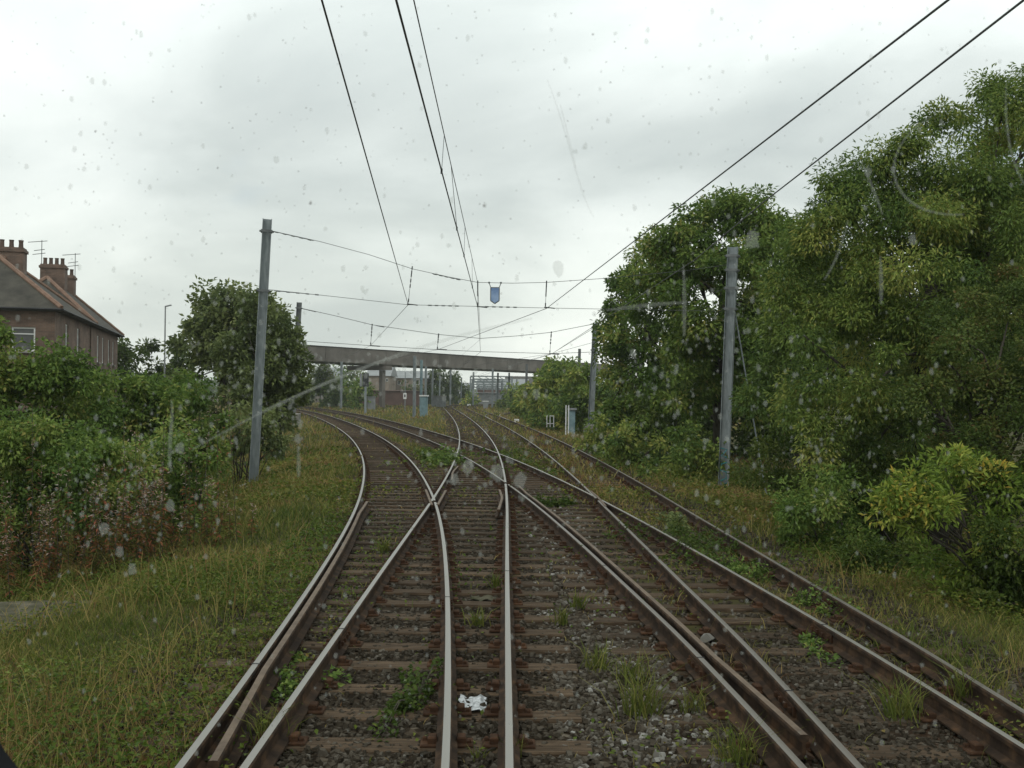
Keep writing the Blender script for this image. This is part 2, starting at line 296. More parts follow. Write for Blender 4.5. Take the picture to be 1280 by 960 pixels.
PROF = [(-.07, -.159), (-.07, -.147), (-.014, -.125), (-.010, -.055), (-.031, -.042), (-.033, -.014), (-.0235, -.0025), (0, 0), (.0235, -.0025), (.033, -.014), (.031, -.042), (.010, -.055), (.014, -.125), (.07, -.147), (.07, -.159)]
def rail(name, P, parent, headm, endcaps=True):
    P = np.asarray(P, float); T = np.gradient(P[:, :2], axis=0); T /= np.hypot(*T.T)[:, None]; N = np.stack([T[:, 1], -T[:, 0]], 1)
    n = len(PROF); V = np.zeros((len(P), n, 3))
    for j, (u, z) in enumerate(PROF):
        V[:, j, :2] = P[:, :2] + N * u; V[:, j, 2] = P[:, 2] + z
    Fc = []; mi = []
    for i in range(len(P) - 1):
        for j in range(n):
            j2 = (j + 1) % n; Fc.append((i*n+j, i*n+j2, (i+1)*n+j2, (i+1)*n+j)); mi.append(0 if 6 <= j <= 7 else 1)
    for e_ in (0, len(P) - 1):                      # closing faces at both ends, as quads across the section
        for j in range(7): Fc.append((e_*n+j, e_*n+j+1, e_*n+n-2-j, e_*n+n-1-j)); mi.append(1)
    me = npmesh(name, V.reshape(-1, 3), np.array(Fc), [headm, M['rust']], midx=mi)
    return link(name, me, parent)
ZO = {'L': 0.0, 'M': 0.003, 'X': -0.004, 'R': -0.001, 'J': -0.006}
YE = {'L': 200, 'M': 262, 'X': 200, 'R': 245, 'J': 143}
LBL = {'L': 'double pair of shining rails curving away left beside the grass verge, nearest the left mast',
       'M': 'shining straight rails in the middle, crumpled white plastic lying between them',
       'X': 'rusty sided track cutting diagonally from lower right across the middle track to far left',
       'R': 'rightmost dull railed track with weeds and brambles, beside the trees',
       'J': 'short far branch track bending sharply right behind the bushes'}
TRK = {}
for k in TR:
    t_ = empty('railway_track', (float(cx(k, max(0, TR[k][0][0]))[0]), max(0, TR[k][0][0]), -0.2), LBL[k], 'railway track'); TRK[k] = t_
bpy.context.view_layer.update()
def keep(o, parent):                       # parent without moving
    o.parent = parent; o.matrix_parent_inverse = Matrix.Translation(parent.location).inverted(); return o
CUTS = {('L', 1): [(20.45, 20.8)], ('M', -1): [(20.3, 20.75), (37.2, 37.6)], ('X', 1): [(21.4, 21.75)], ('R', -1): [(21.3, 21.8)], ('M', 1): [(25.0, 25.4)], ('X', -1): [(25.0, 25.5)]}
for k in TR:
    y0 = TR[k][0][0]
    for s in (-1, 1):
        hm = M['head'] if k in 'LM' else (M['head_dull'] if (k == 'R' or s < 0 and k == 'X' ) else M['head'])
        cuts = CUTS.get((k, s), [])
        for ya, yb in zip([y0] + [c_[1] for c_ in cuts], [c_[0] for c_ in cuts] + [YE[k]]): keep(rail('rail', path(k, ya, yb, s * .7525, z=ZO[k]), None, hm), TRK[k])
def aux(k, pts, z=-0.004, nm='check_rail'):
    P = np.array([(p[0], p[1], z) for p in pts]); return keep(rail(nm, P, None, M['check']), TRK[k])
def flare(P, d=0.07):
    P = P.copy(); n = 4
    for i in range(n):
        P[i, 0] += d * (1 - i / n); P[-1 - i, 0] += d * (1 - i / n)
    return P
aux('L', flare(path('L', 6.0, 20.5, -.7525 + .105)), z=0.012)
aux('X', flare(path('X', 6.6, 24.5, -.7525 + .115)), z=0.012)
aux('M', flare(path('M', 19.3, 23.4, .7525 - .10), -0.06), z=0.008)
aux('M', flare(path('M', 26.0, 31.0, -.7525 + .11)), z=0.008)
aux('L', [onz(532, 612), onz(536, 622), onz(539.5, 631)], z=0.006, nm='wing_rail')
aux('M', [onz(557, 613), onz(552, 622), onz(547, 631)], z=0.009, nm='wing_rail')
aux('X', [onz(757, 633), onz(748, 622), onz(738, 613.5)], z=0.006, nm='wing_rail')

for k, s_, ylist in (('M', -1, (9.4, 16.5)), ('M', 1, (12.6, 24)), ('L', 1, (10.9, 22.8)), ('L', -1, (8.2, 17.4)), ('X', -1, (8.6, 13.2)), ('X', 1, (9.8, 18)), ('R', -1, (7.6, 14.5)), ('R', 1, (11.5, 21))):
    for yj in ylist:
        for so_ in (-1, 1):
            P_ = path(k, yj - .26, yj + .26, s_ * .7525 + so_ * .024, step=.26, z=-.085); mb = MB()
            a_, b_ = Vector(P_[0]), Vector(P_[-1]); R_ = Matrix.Rotation(-math.atan2((b_ - a_).x, (b_ - a_).y), 3, 'Z'); mb.box((a_ + b_) / 2, (.022, .5, .075), rot=R_)
            for q in (.12, .37, .63, .88): mb.box(a_.lerp(b_, q) + Vector((so_ * .018, 0, 0)), (.03, .035, .035), rot=R_)
            keep(mb.build('fishplate', M['rust_red']), TRK[k])
        P_ = path(k, yj - .004, yj + .004, s_ * .7525, step=.008, z=ZO[k] + .0012); mb = MB(); mb.box(P_[0], (.066, .012, .003)); keep(mb.build('joint_gap', M['black']), TRK[k])
# ------------------------------------------------------------------ ground
def sm(t_): t_ = np.clip(t_, 0, 1); return t_ * t_ * (3 - 2 * t_)
_ph = rng.uniform(0, 6.28, (10, 2)); _fr = rng.uniform(.25, 2.4, 10); _an = rng.uniform(0, 6.28, 10)
def wob(x, y):
    r_ = 0
    for i in range(10): r_ = r_ + np.sin(_fr[i] * (x * np.cos(_an[i]) + y * np.sin(_an[i])) + _ph[i, 0]) / (1 + _fr[i])
    return r_ / 3
def gz(x, y):
    x = np.asarray(x, float); y = np.asarray(y, float); yc = np.clip(y, -6, 200)
    dL = np.minimum(cx('L', yc.ravel()).reshape(yc.shape), cx('X', yc.ravel()).reshape(yc.shape)) - x
    yc2 = np.clip(y, -6, 240); dR = x - cx('R', yc2.ravel()).reshape(yc.shape)
    near = 1 - .75 * sm((y - 45) / 60)
    z = -0.205 - .72 * sm((dL - 1.7) / 4.6) * near - .52 * sm((dR - 1.9) / 4) * near
    z = z + 2.0 * sm((dL - 12) / 12) * (1 - sm((y - 110) / 60)) + wob(x, y) * (.012 + .09 * sm((np.maximum(dL, dR) - 2) / 2))
    return z
def tdist(x, y):
    x = np.asarray(x, float); y = np.asarray(y, float); d = np.full(x.shape, 99.)
    for k in TR:
        a_, b_ = TR[k][0][0], YE[k]; yy = np.clip(y, a_, b_); c = cx(k, yy.ravel()).reshape(x.shape)
        sl = (cx(k, (yy + .5).ravel()) - cx(k, (yy - .5).ravel())).reshape(x.shape)
        dd = np.abs(x - c) / np.sqrt(1 + sl ** 2); dd = np.where((y > b_ + 1) | (y < a_ - 1), 99, dd); d = np.minimum(d, dd)
    return d
xs = np.unique(np.round(np.concatenate([-np.geomspace(14, 3000, 40), np.arange(-14, 10, .2), np.geomspace(10, 3000, 40)]), 3))
ys = np.unique(np.round(np.concatenate([[-60, -20, -6], np.arange(0, 30, .25), np.arange(30, 70, .6), np.geomspace(70, 4500, 70)]), 3))
GX, GY = np.meshgrid(xs, ys); GZ = gz(GX, GY); GZ = np.where(GY > 320, GZ * 0 - .2, GZ)
td = tdist(GX, GY)
dRr = GX - cx('R', np.clip(GY, -6, 240).ravel()).reshape(GX.shape)
veg = sm((td - 1.25) / .7)
veg = np.where((GX > cx('M', np.clip(GY, -6, 240).ravel()).reshape(GX.shape)) & (GX < cx('X', np.clip(GY, -6, 190).ravel()).reshape(GX.shape)) & (GY < 22), veg * .2, veg)
veg = np.where((dRr > -1.5) & (dRr < 1.5) & (GY > 9), np.maximum(veg, .55), veg)
veg = np.maximum(veg, .38 * sm((GY - 30) / 30) * (GX > cx('M', np.clip(GY, -6, 240).ravel()).reshape(GX.shape) - 1.2))
pathx = 4.35 - 0.035 * (GY - 10); pm = np.exp(-((GX - pathx) / .28) ** 2) * (GY > 8) * (GY < 34); veg = veg * (1 - .5 * pm)
rus = np.zeros(GX.shape)
for k in 'XR':
    cc_ = cx(k, np.clip(GY, -6, 190).ravel()).reshape(GX.shape)
    for s_ in (-1, 1): rus = np.maximum(rus, np.exp(-((GX - cc_ - s_ * .7525) / .3) ** 2))
V = np.stack([GX.ravel(), GY.ravel(), GZ.ravel()], 1); nx = len(xs); I = np.arange(len(ys) - 1)[:, None] * nx + np.arange(nx - 1)[None, :]
Fc = np.stack([I, I + 1, I + 1 + nx, I + nx], -1).reshape(-1, 4)
tag(link('ground', npmesh('ground', V, Fc, [M['ground']], {'veg': ('POINT', veg.ravel()), 'rusty': ('POINT', rus.ravel())}, smooth=True)), kind='structure')

# ------------------------------------------------------------------ sleepers and chairs
def sleeper_me(L, seed, w_=.25, h=.14):
    r_ = random.Random(seed); mb = MB(); n = 5; vs = []; fs = []
    for i in range(n):
        x = -L / 2 + L * i / (n - 1); dz = r_.uniform(-.006, .006); dw = r_.uniform(-.01, .008)
        for (yy, z) in ((-w_/2-dw, -h), (-w_/2-dw, -.014), (-w_/2+.012, dz), (w_/2-.012, dz-.003), (w_/2+dw, -.016), (w_/2+dw, -h)): vs.append((x, yy, z))
    for i in range(n - 1):
        for j in range(6): fs.append((i*6+j, i*6+(j+1)%6, (i+1)*6+(j+1)%6, (i+1)*6+j))
    fs += [tuple(range(6)), tuple((n-1)*6+j for j in range(6))[::-1]]
    mb.add(vs, fs); return mb
cache = {}
far = {k: MB() for k in TR}; chfar = {k: MB() for k in TR}
def chair_mb(rot=None, c=(0, 0, 0)):
    mb = MB()
    for (o_, s_) in (((0, 0, .008), (.35, .15, .018)), ((-.095, 0, .035), (.06, .10, .045)), ((.095, 0, .035), (.06, .10, .045)), ((-.145, .03, .028), (.03, .03, .03)), ((.145, -.03, .028), (.03, .03, .03))):
        o2 = Vector(o_); o2 = rot @ o2 if rot is not None else o2
        mb.box(o2 + Vector(c), s_, rot=rot, bev=.008 if rot is None else 0)
    return mb
chair_me = chair_mb().build('rail_chair', M['rust_red'], link_=False)
STOP = -0.176
def place_sleeper(k, x0, x1, y, ang, nearlim):
    L = round((x1 - x0) * 5) / 5; xm = (x0 + x1) / 2; z = STOP + random.uniform(-.006, .004)
    a_ = ang + random.uniform(-.012, .012)
    if y < nearlim:
        key = (L, random.randrange(3))
        if key not in cache: cache[key] = sleeper_me(L, key[1] + int(L * 10)).build('sleeper', M['timber'], link_=False)
        o = link('sleeper', cache[key]); o.location = (xm, y, z); o.rotation_euler.z = a_; keep(o, TRK[k])
    else: far[k].box((xm, y, z - .06), (L, .25, .12), rot=Matrix.Rotation(a_, 3, 'Z'))
def slope(k, y): return float((cx(k, y + .5) - cx(k, y - .5))[0])
def put_chairs(k, y, ang):
    sl = slope(k, y); c = float(cx(k, y)[0])
    for s in (-1, 1):
        px_ = c + s * .7525 / math.cos(math.atan(sl)) ; py_ = y + 0
        if y < 15:
            o = link('rail_chair', chair_me); o.location = (px_, py_, STOP + .002); o.rotation_euler.z = -math.atan(sl); keep(o, TRK[k])
        elif y < 45: chfar[k].add(*(lambda q: (q.v, q.f))(chair_mb(Matrix.Rotation(-math.atan(sl), 3, 'Z'), (px_, py_, STOP + .002))))
y = -1.0; row = 0
while y < 62:
    y += .66 + random.uniform(-.02, .02); iv = []
    for k in 'LMXR':
        c = float(cx(k, y)[0]); iv.append([c - 1.3, c + 1.3, k])
    iv.sort(); out = []
    for a_ in iv:
        if out and a_[0] < out[-1][1] - .02 and not (out[-1][2] in ('L',) and a_[2] != 'M') and (a_[1] - out[-1][0] < 5.6) and not (y < 24 and out[-1][2] == 'M' and a_[2] in 'XR') and not (y > 38 and a_[2] == 'R'):
            out[-1][1] = max(out[-1][1], a_[1]); out[-1][3].append(a_[2]); out[-1][2] = a_[2]
        else: out.append([a_[0], a_[1], a_[2], [a_[2]]])
    for i in range(1, len(out)):
        if out[i][0] < out[i-1][1]: out[i][0] = out[i-1][1] + .03
    for a_ in out:
        if a_[1] - a_[0] < .5: continue
        own = 'M' if 'M' in a_[3] else a_[3][0]
        ang = -math.atan(slope(own, y)) if len(a_[3]) == 1 else -.5 * math.atan(slope(own, y))
        if own == 'R' and y > 12 and random.random() < .25: continue
        place_sleeper(own, a_[0], a_[1], y, ang, 56)
    for k in 'LMXR': put_chairs(k, y, 0)
for k in TR:
    y = max(62.5, TR[k][0][0] + 16 if k == 'J' else 0)
    while y < min(YE[k], 190) - 1:
        sl = slope(k, y); c = float(cx(k, y)[0]); place_sleeper(k, c - 1.3, c + 1.3, y, -math.atan(sl), 0); y += .7 / math.sqrt(1 + sl * sl)
    if far[k].v: tag(keep(far[k].build('far_sleepers', M['timber']), TRK[k]), kind='stuff')
    if chfar[k].v: tag(keep(chfar[k].build('far_rail_chairs', M['rust_red']), TRK[k]), kind='stuff')

# ------------------------------------------------------------------ ballast stones (nobody could count them)
def scatter(n, x0, x1, y0, y1, dens=None):
    u = rng.random(n); a_, b_ = 1 / y0, 1 / y1; Y = 1 / (a_ + (b_ - a_) * u) if y0 > 0 else rng.uniform(y0, y1, n)
    X = rng.uniform(x0, x1, n); return X, Y
def boxes8(X, Y, Z, S):
    n = len(X); base = np.array([(sx, sy, sz) for sz in (-1, 1) for sx, sy in ((-1, -1), (1, -1), (1, 1), (-1, 1))], float)
    P = base[None] * (1 + rng.uniform(-.45, .2, (n, 8, 3))); P[:, 4:, :2] *= .72
    P *= (S[:, None] * rng.uniform(.6, 1.3, (n, 3)) * np.array([1, 1, .7]))[:, None, :]
    a_ = rng.uniform(0, 6.28, n); c, s_ = np.cos(a_), np.sin(a_); t_ = rng.uniform(-.6, .6, n); ct, st = np.cos(t_), np.sin(t_)
    x, y_, z = P[..., 0], P[..., 1], P[..., 2]; y2 = y_ * ct[:, None] - z * st[:, None]; z2 = y_ * st[:, None] + z * ct[:, None]
    xx = x * c[:, None] - y2 * s_[:, None]; yy = x * s_[:, None] + y2 * c[:, None]
    V = np.stack([xx + X[:, None], yy + Y[:, None], z2 + Z[:, None]], -1).reshape(-1, 3)
    q = np.array([(3, 2, 1, 0), (4, 5, 6, 7), (0, 1, 5, 4), (1, 2, 6, 5), (2, 3, 7, 6), (3, 0, 4, 7)])
    return V, (q[None] + 8 * np.arange(n)[:, None, None]).reshape(-1, 4)
X, Y = scatter(56000, -3.4, 4.9, 4.4, 26)
edge = tdist(X, Y); k_ = (edge < 1.9) | ((X > -.2) & (X < 2.0))
keepp = rng.random(len(X)) < np.where(wob(X * 2.2, Y * 2.2) > .22, .5, 1); k_ &= keepp
k_ &= (X > cx('L', Y) - 1.0) | (rng.random(len(X)) < .25); k_ &= (X < cx('R', Y) + 1.0) | (rng.random(len(X)) < .35)
X, Y = X[k_], Y[k_]; S = rng.uniform(.011, .027, len(X)) * np.clip(Y / 14, 1, 1.5)
Z = gz(X, Y) + rng.uniform(-.004, .02, len(X)); V, Fc = boxes8(X, Y, Z, S)
val = np.clip(rng.beta(1.6, 2.4, len(X)) + .25 * np.clip(wob(X * 1.3 + 9, Y * 1.3), -1, 1) + .30 * ((X > .3) & (X < 1.4)) - .08, 0, 1)
tag(link('ballast_gravel', npmesh('ballast', V, Fc, [M['stone']], {'v': ('FACE', np.repeat(val, 6))})), kind='stuff')

# ------------------------------------------------------------------ leaves and blades
def unit(a_): return a_ / np.maximum(np.linalg.norm(a_, axis=-1, keepdims=True), 1e-6)
def leaves(P, D, N, L, W_, val, mats, name='foliage', fold=.18):
    n = len(P); D = unit(D); S = unit(np.cross(D, N)); N2 = unit(np.cross(S, D)); L = np.broadcast_to(L, n)[:, None]; W_ = np.broadcast_to(W_, n)[:, None]
    V = np.stack([P, P + D * L * .45 + S * W_ * .5 + N2 * W_ * fold, P + D * L - N2 * L * .12, P + D * L * .45 - S * W_ * .5 + N2 * W_ * fold], 1).reshape(-1, 3)
    a_ = np.arange(n)[:, None] * 4; T = np.concatenate([np.concatenate([a_, a_ + 1, a_ + 2], 1), np.concatenate([a_, a_ + 2, a_ + 3], 1)], 1).reshape(-1, 3)
    return npmesh(name, V, T, [mats], {'v': ('FACE', np.repeat(np.clip(val, 0, 1), 2))})
def blades(P, H, W_, lean, val, m_, name='grass'):
    n = len(P); a_ = rng.uniform(0, 6.28, n); s_ = np.stack([np.cos(a_), np.sin(a_), np.zeros(n)], 1); b_ = rng.uniform(0, 6.28, n)
    ln = np.stack([np.cos(b_), np.sin(b_), np.zeros(n)], 1) * (lean * rng.uniform(.2, 1.3, n) * H)[:, None]; up = np.zeros((n, 3)); up[:, 2] = H
    w2 = (W_ / 2)[:, None] if np.ndim(W_) else W_ / 2
    V = np.stack([P - s_ * w2, P + s_ * w2, P + ln * .35 + up * .6 + s_ * w2 * .8, P + ln * .35 + up * .6 - s_ * w2 * .8, P + ln + up * .95], 1).reshape(-1, 3)
    k = np.arange(n)[:, None] * 5; T = np.concatenate([k, k+1, k+2, k, k+2, k+3, k+3, k+2, k+4], 1).reshape(-1, 3)
    return npmesh(name, V, T, [m_], {'v': ('FACE', np.repeat(np.clip(val, 0, 1), 3))})
def clumps_in(lobes, per, clr, bias=.55):
    """clump centres spread in the lobes, mostly near the outside"""
    out = []
    for c, r_ in lobes:
        k = max(3, int(per * r_ * r_)); d = unit(rng.normal(size=(k, 3))); q = rng.random(k) ** .35; q = np.where(rng.random(k) < .12, q * .5, q)
        out.append(np.array(c)[None] + d * (r_ * (.45 + .55 * q))[:, None] * np.array([1, 1, .95]))
    return np.concatenate(out)
def lobe_px(px, py, rp, Y, dY=0): p = at(px, py, Y + dY); return ((p.x, p.y, p.z), rp / F * (Y + dY))
def make_plant(name, label, cat, lobes, base, m_, leafL=.11, leafW=.045, layers=3.0, trunk=None, group=None, clr=.42, hang=.35, minpx=6.6, vrange=(0, 1), bark='bark', crown='crown', nb=26):
    Y0 = np.mean([l[0][1] for l in lobes]); L = max(leafL, minpx / F * Y0); W_ = L * leafW / leafL
    bz = float(gz(base[0], base[1])); root = empty(name, (base[0], base[1], bz), label, cat, group)
    cc = clumps_in(lobes, 10.0 / (clr / .42) ** 2 * (1 if Y0 < 60 else .4), clr); cc = cc[cc[:, 2] > bz + .05]
    area = sum(math.pi * r_ * r_ for _, r_ in lobes); n = int(layers * area * 1.6 / (.5 * L * W_)); n = min(n, 150000)
    idx = rng.integers(0, len(cc), n); cs = clr * rng.uniform(.55, 1.35, len(cc)) * (1 if Y0 < 60 else 1.5)
    P = cc[idx] + np.clip(rng.normal(size=(n, 3)), -1.7, 1.7) * (cs[idx] * .5)[:, None] * np.array([1, 1, .8])
    P[:, 2] = np.maximum(P[:, 2], gz(P[:, 0], P[:, 1]) + .03 + rng.random(n) * .2)
    out_ = unit(P - cc[idx] + 1e-4); D = out_ * .8 + rng.normal(size=(n, 3)) * .45 + np.array([0, 0, -hang]); N = rng.normal(size=(n, 3)) * .6 + np.array([0, 0, 1.0])
    cv = rng.uniform(.08, .85, len(cc)); val = vrange[0] + (vrange[1] - vrange[0]) * np.clip(cv[idx] + rng.normal(size=n) * .18, 0, 1)
    o = link(crown, leaves(P, D, N, L * rng.uniform(.65, 1.25, n), W_ * rng.uniform(.7, 1.2, n), val, m_, crown)); keep(o, root)
    # trunk and limbs
    mb = MB(); top = Vector(lobes[0][0]); cen = Vector(tuple(np.mean([l[0] for l in lobes], axis=0)))
    if trunk:
        b0 = Vector((base[0], base[1], bz - .1)); hh = max(.6, (cen.z - bz)); mid = b0.lerp(Vector((cen.x, cen.y, b0.z + hh)), .5) + Vector((random.uniform(-.2, .2), 0, 0))
        tp = Vector((cen.x, cen.y, b0.z + hh)); mb.tube([b0, mid, tp], [trunk, trunk * .8, trunk * .5], 7)
        for q in cc[rng.permutation(len(cc))[:nb]]:
            q = Vector(q); s0 = b0.lerp(mid, random.uniform(.6, 1)) if random.random() < .4 else mid.lerp(tp, random.random()); m1 = s0.lerp(q, .5) + Vector((random.uniform(-.2, .2), random.uniform(-.2, .2), random.uniform(0, .4)))
            mb.tube([s0, m1, q], [trunk * .32, trunk * .2, trunk * .06], 5)
    else:
        for q in cc[rng.permutation(len(cc))[:nb]]:
            q = Vector(q); b0 = Vector((base[0] + random.uniform(-.3, .3), base[1] + random.uniform(-.3, .3), bz - .05)); m1 = b0.lerp(q, .5) + Vector((0, 0, .15)); mb.tube([b0, m1, q], [.025, .016, .006], 4)
    tag(keep(mb.build('trunk' if trunk else 'stems', M[bark], smooth=True), root), kind=None if trunk else 'stuff')
    return root
G_T = None
T = make_plant
# right-hand trees
def lp(Y, *ls): return [lobe_px(a_, b_, r_, Y, d_) for a_, b_, r_, d_ in ls]
T('ash_tree', 'tallest broad ash tree filling the upper right, yellow green, standing right of the stayed mast', 'tree',
  lp(19, (1175,235,68,0),(1262,180,78,1),(1340,190,110,1),(1100,250,62,1),(1060,330,80,0),(1150,330,85,-1),(1240,310,95,0),(1020,420,62,0),(1100,430,90,-1),(1200,430,100,0),(1320,400,120,1),(1050,500,65,0),(1140,530,80,1),(1110,200,28,0),(1240,125,36,1),(1040,300,48,0),(1015,360,45,0),(1070,215,34,0),(1130,180,30,0),(1190,150,34,0),(1285,120,40,0),(1200,290,80,1),(1280,290,90,0),(1230,230,60,0),(1290,150,50,0),(1160,270,60,0),(1060,260,50,0),(1100,560,70,0),(1030,560,60,0)),
  (8.0, 19.5), M['leaf_ash'], .10, .036, 3.6, trunk=.2, hang=.45)
T('hawthorn_tree', 'brownish leaved hawthorn under the tall ash at the right edge', 'tree',
  lp(15.5, (1240,430,80,0),(1200,520,70,0),(1290,520,90,0),(1300,400,80,1),(1230,600,60,0)), (7.2, 15.6), M['leaf_brown'], .06, .035, 2.2, trunk=.1, hang=.1, minpx=6, clr=.3)
T('leafy_tree', 'bushy green tree directly behind the stayed right mast', 'tree',
  lp(34, (920,290,52,0),(870,310,55,0),(955,320,48,1),(975,300,22,0),(905,268,30,0),(945,262,28,0),(860,285,24,0),(830,320,28,0),(890,370,75,-1),(950,400,62,0),(835,370,50,0),(905,450,70,-1),(960,480,55,0),(850,470,50,0)), (7.0, 35), M['leaf_green'], .11, .05, 3.0, trunk=.2, hang=.3)
T('slender_tree', 'narrow olive tree filling the gap between bushy tree and tall ash', 'tree',
  lp(27, (1005,340,40,0),(990,300,24,0),(975,330,40,0),(1030,330,40,0),(990,380,50,1),(1010,420,55,0),(980,500,50,0),(1030,300,32,1)), (8.0, 27.5), M['leaf_ash'], .11, .045, 3.0, trunk=.12, vrange=(0, .6))
T('leafy_tree', 'green tree with a rounded top right of the smaller right mast', 'tree',
  lp(44, (812,345,36,0),(790,410,42,0),(835,420,40,0),(805,480,50,0),(775,500,36,0),(840,320,30,1),(820,310,20,0),(785,365,24,0)), (5.6, 45), M['leaf_green'], .11, .05, 3.0, trunk=.15)
T('dark_tree', 'dark thin crowned tree rising at the left end of the right wood', 'tree',
  lp(52, (783,365,22,0),(770,405,20,0),(765,440,20,0),(775,345,10,0),(800,335,16,1)), (5.4, 53), M['leaf_dark'], .1, .05, 2.2, trunk=.12, clr=.35)
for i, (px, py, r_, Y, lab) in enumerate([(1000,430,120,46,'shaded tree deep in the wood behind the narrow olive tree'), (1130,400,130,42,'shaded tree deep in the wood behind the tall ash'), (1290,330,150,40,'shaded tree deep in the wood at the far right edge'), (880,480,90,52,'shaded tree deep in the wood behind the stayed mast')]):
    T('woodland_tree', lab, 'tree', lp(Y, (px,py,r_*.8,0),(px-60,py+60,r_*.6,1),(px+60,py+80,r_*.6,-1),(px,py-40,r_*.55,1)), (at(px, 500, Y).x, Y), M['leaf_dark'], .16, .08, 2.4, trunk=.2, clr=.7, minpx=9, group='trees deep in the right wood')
# right undergrowth
T('flowering_shrub', 'bright yellow green large leaved shrub at right beside the path', 'shrub',
  lp(12.4, (1215,620,40,0),(1165,640,32,-.3),(1128,638,24,-.4),(1108,628,12,-.5),(1150,600,18,-.3),(1190,585,24,0),(1215,680,55,0),(1180,720,45,.2),(1235,600,28,0)), (6.0, 12.6), M['leaf_bright'], .092, .036, 2.3, crown='foliage', clr=.25, hang=.0, minpx=8)
T('shrub', 'dark green shrub at the right edge beside the bright shrub', 'shrub',
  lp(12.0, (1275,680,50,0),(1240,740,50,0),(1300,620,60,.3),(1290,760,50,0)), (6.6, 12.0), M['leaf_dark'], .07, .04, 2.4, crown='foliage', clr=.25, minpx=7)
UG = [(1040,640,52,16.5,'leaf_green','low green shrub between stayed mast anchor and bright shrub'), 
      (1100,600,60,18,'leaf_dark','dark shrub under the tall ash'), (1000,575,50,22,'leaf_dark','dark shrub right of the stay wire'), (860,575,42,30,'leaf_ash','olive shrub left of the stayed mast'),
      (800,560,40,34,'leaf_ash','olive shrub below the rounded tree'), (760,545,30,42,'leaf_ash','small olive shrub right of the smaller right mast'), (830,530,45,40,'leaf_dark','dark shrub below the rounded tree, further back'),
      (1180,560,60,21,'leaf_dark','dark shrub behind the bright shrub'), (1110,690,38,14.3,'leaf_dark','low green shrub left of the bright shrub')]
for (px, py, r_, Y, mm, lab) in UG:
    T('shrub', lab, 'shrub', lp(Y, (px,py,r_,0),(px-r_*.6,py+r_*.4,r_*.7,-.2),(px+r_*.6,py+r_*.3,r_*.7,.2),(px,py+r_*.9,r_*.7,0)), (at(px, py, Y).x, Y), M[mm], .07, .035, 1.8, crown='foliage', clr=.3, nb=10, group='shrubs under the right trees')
for (px, py, r_, Y, lab) in [(712,462,22,80,'tall pale sapling hiding the right end of the bridge'), (690,468,18,84,'leafy pale sapling at the end of the bridge parapet'), (705,478,26,78,'pale olive sapling left of the smaller right mast'), (678,488,22,92,'pale olive sapling where the bridge ends'), (735,485,28,68,'olive bush partly behind the smaller right mast'), (665,505,16,100,'small olive bush beside the far branch track'), (700,512,22,72,'low green bush behind the white posts')]:
    T('sapling', lab, 'bush', lp(Y, (px,py,r_,0),(px-r_*.6,py+r_*.6,r_*.8,0),(px+r_*.5,py+r_*.7,r_*.8,0),(px+3,py+r_*1.2,r_,0)), (at(px, py, Y).x, Y), M['leaf_ash'], .1, .05, 3.0, crown='foliage', clr=.4, nb=8)
# left side
T('sycamore_tree', 'pale round topped tree behind the left mast', 'tree', lp(47, (268,385,30,0),(300,382,30,0),(280,405,46,0),(250,425,36,0),(290,430,48,0),(330,410,36,1),(265,480,46,0)), (-12.3, 47.5), M['leaf_pale'], .13, .08, 3.0, trunk=.15, hang=.2)
T('hawthorn_tree', 'brownish green thorn tree between the left mast and the bridge', 'tree', lp(40, (335,412,36,0),(318,388,24,0),(350,420,26,0),(364,445,22,0),(340,460,45,0),(330,470,50,0),(358,485,28,0),(310,440,38,0),(340,510,34,0)), (-8.9, 40.5), M['leaf_pale'], .08, .04, 3.4, trunk=.12, hang=.1, vrange=(0, .7), clr=.34)
LB = [('leaf_green', 21, [(-10,430,26),(15,452,26),(62,458,26),(100,476,30),(20,470,45),(70,480,42),(-40,460,70),(30,520,60),(100,520,50)], 'big bright green bush at the left edge in front of the houses'),
      ('leaf_green', 24, [(130,480,26),(165,492,26),(205,495,26),(140,500,40),(185,505,38),(120,530,50),(190,540,50)], 'green bush right of the big one, below the house ends'),
      ('leaf_green', 27, [(240,490,26),(235,515,38),(258,522,28),(220,550,42),(250,568,32)], 'dark green bush just left of the left mast'),
      ('leaf_green', 19, [(235,625,30),(190,630,40),(150,625,46),(230,580,36),(190,575,42),(150,570,46),(225,612,28)], 'green bush behind the pink willowherb'),
      ('leaf_green', 17, [(60,640,52),(120,640,46),(-20,650,60),(60,570,60),(120,590,50),(0,590,70),(-40,560,60)], 'dark shaded bush at the left edge behind the willowherb'),
      ('leaf_pale', 31, [(310,530,30),(285,545,28),(335,545,22)], 'greyish bush around the foot of the left mast')]
for mm, Y, ls, lab in LB:
    T('bush', lab, 'bush', [lobe_px(a_, b_, r_, Y, random.uniform(-.5, .5)) for a_, b_, r_ in ls], (at(ls[0][0], ls[0][1], Y).x, Y), M[mm], .075, .042, 2.6, crown='foliage', clr=.34, nb=14, minpx=7, group='bushes on the left bank')
for (px, py, r_, Y, lab) in [(163,440,15,84,'rounded dark conifer bush next to the house end'), (185,445,16,82,'middle dark conifer bush left of the lamp post'), (215,440,15,82,'dark conifer bush behind the lamp post'), (150,432,8,86,'spiky dark shrub touching the house end')]:
    T('conifer_bush', lab, 'bush', lp(Y, (px,py,r_,0),(px,py+r_*1.2,r_*1.2,0),(px,py+r_*2.4,r_*1.3,0)), (at(px, py, Y).x, Y), M['leaf_dark'], .1, .05, 2.5, crown='foliage', clr=.5, nb=4)
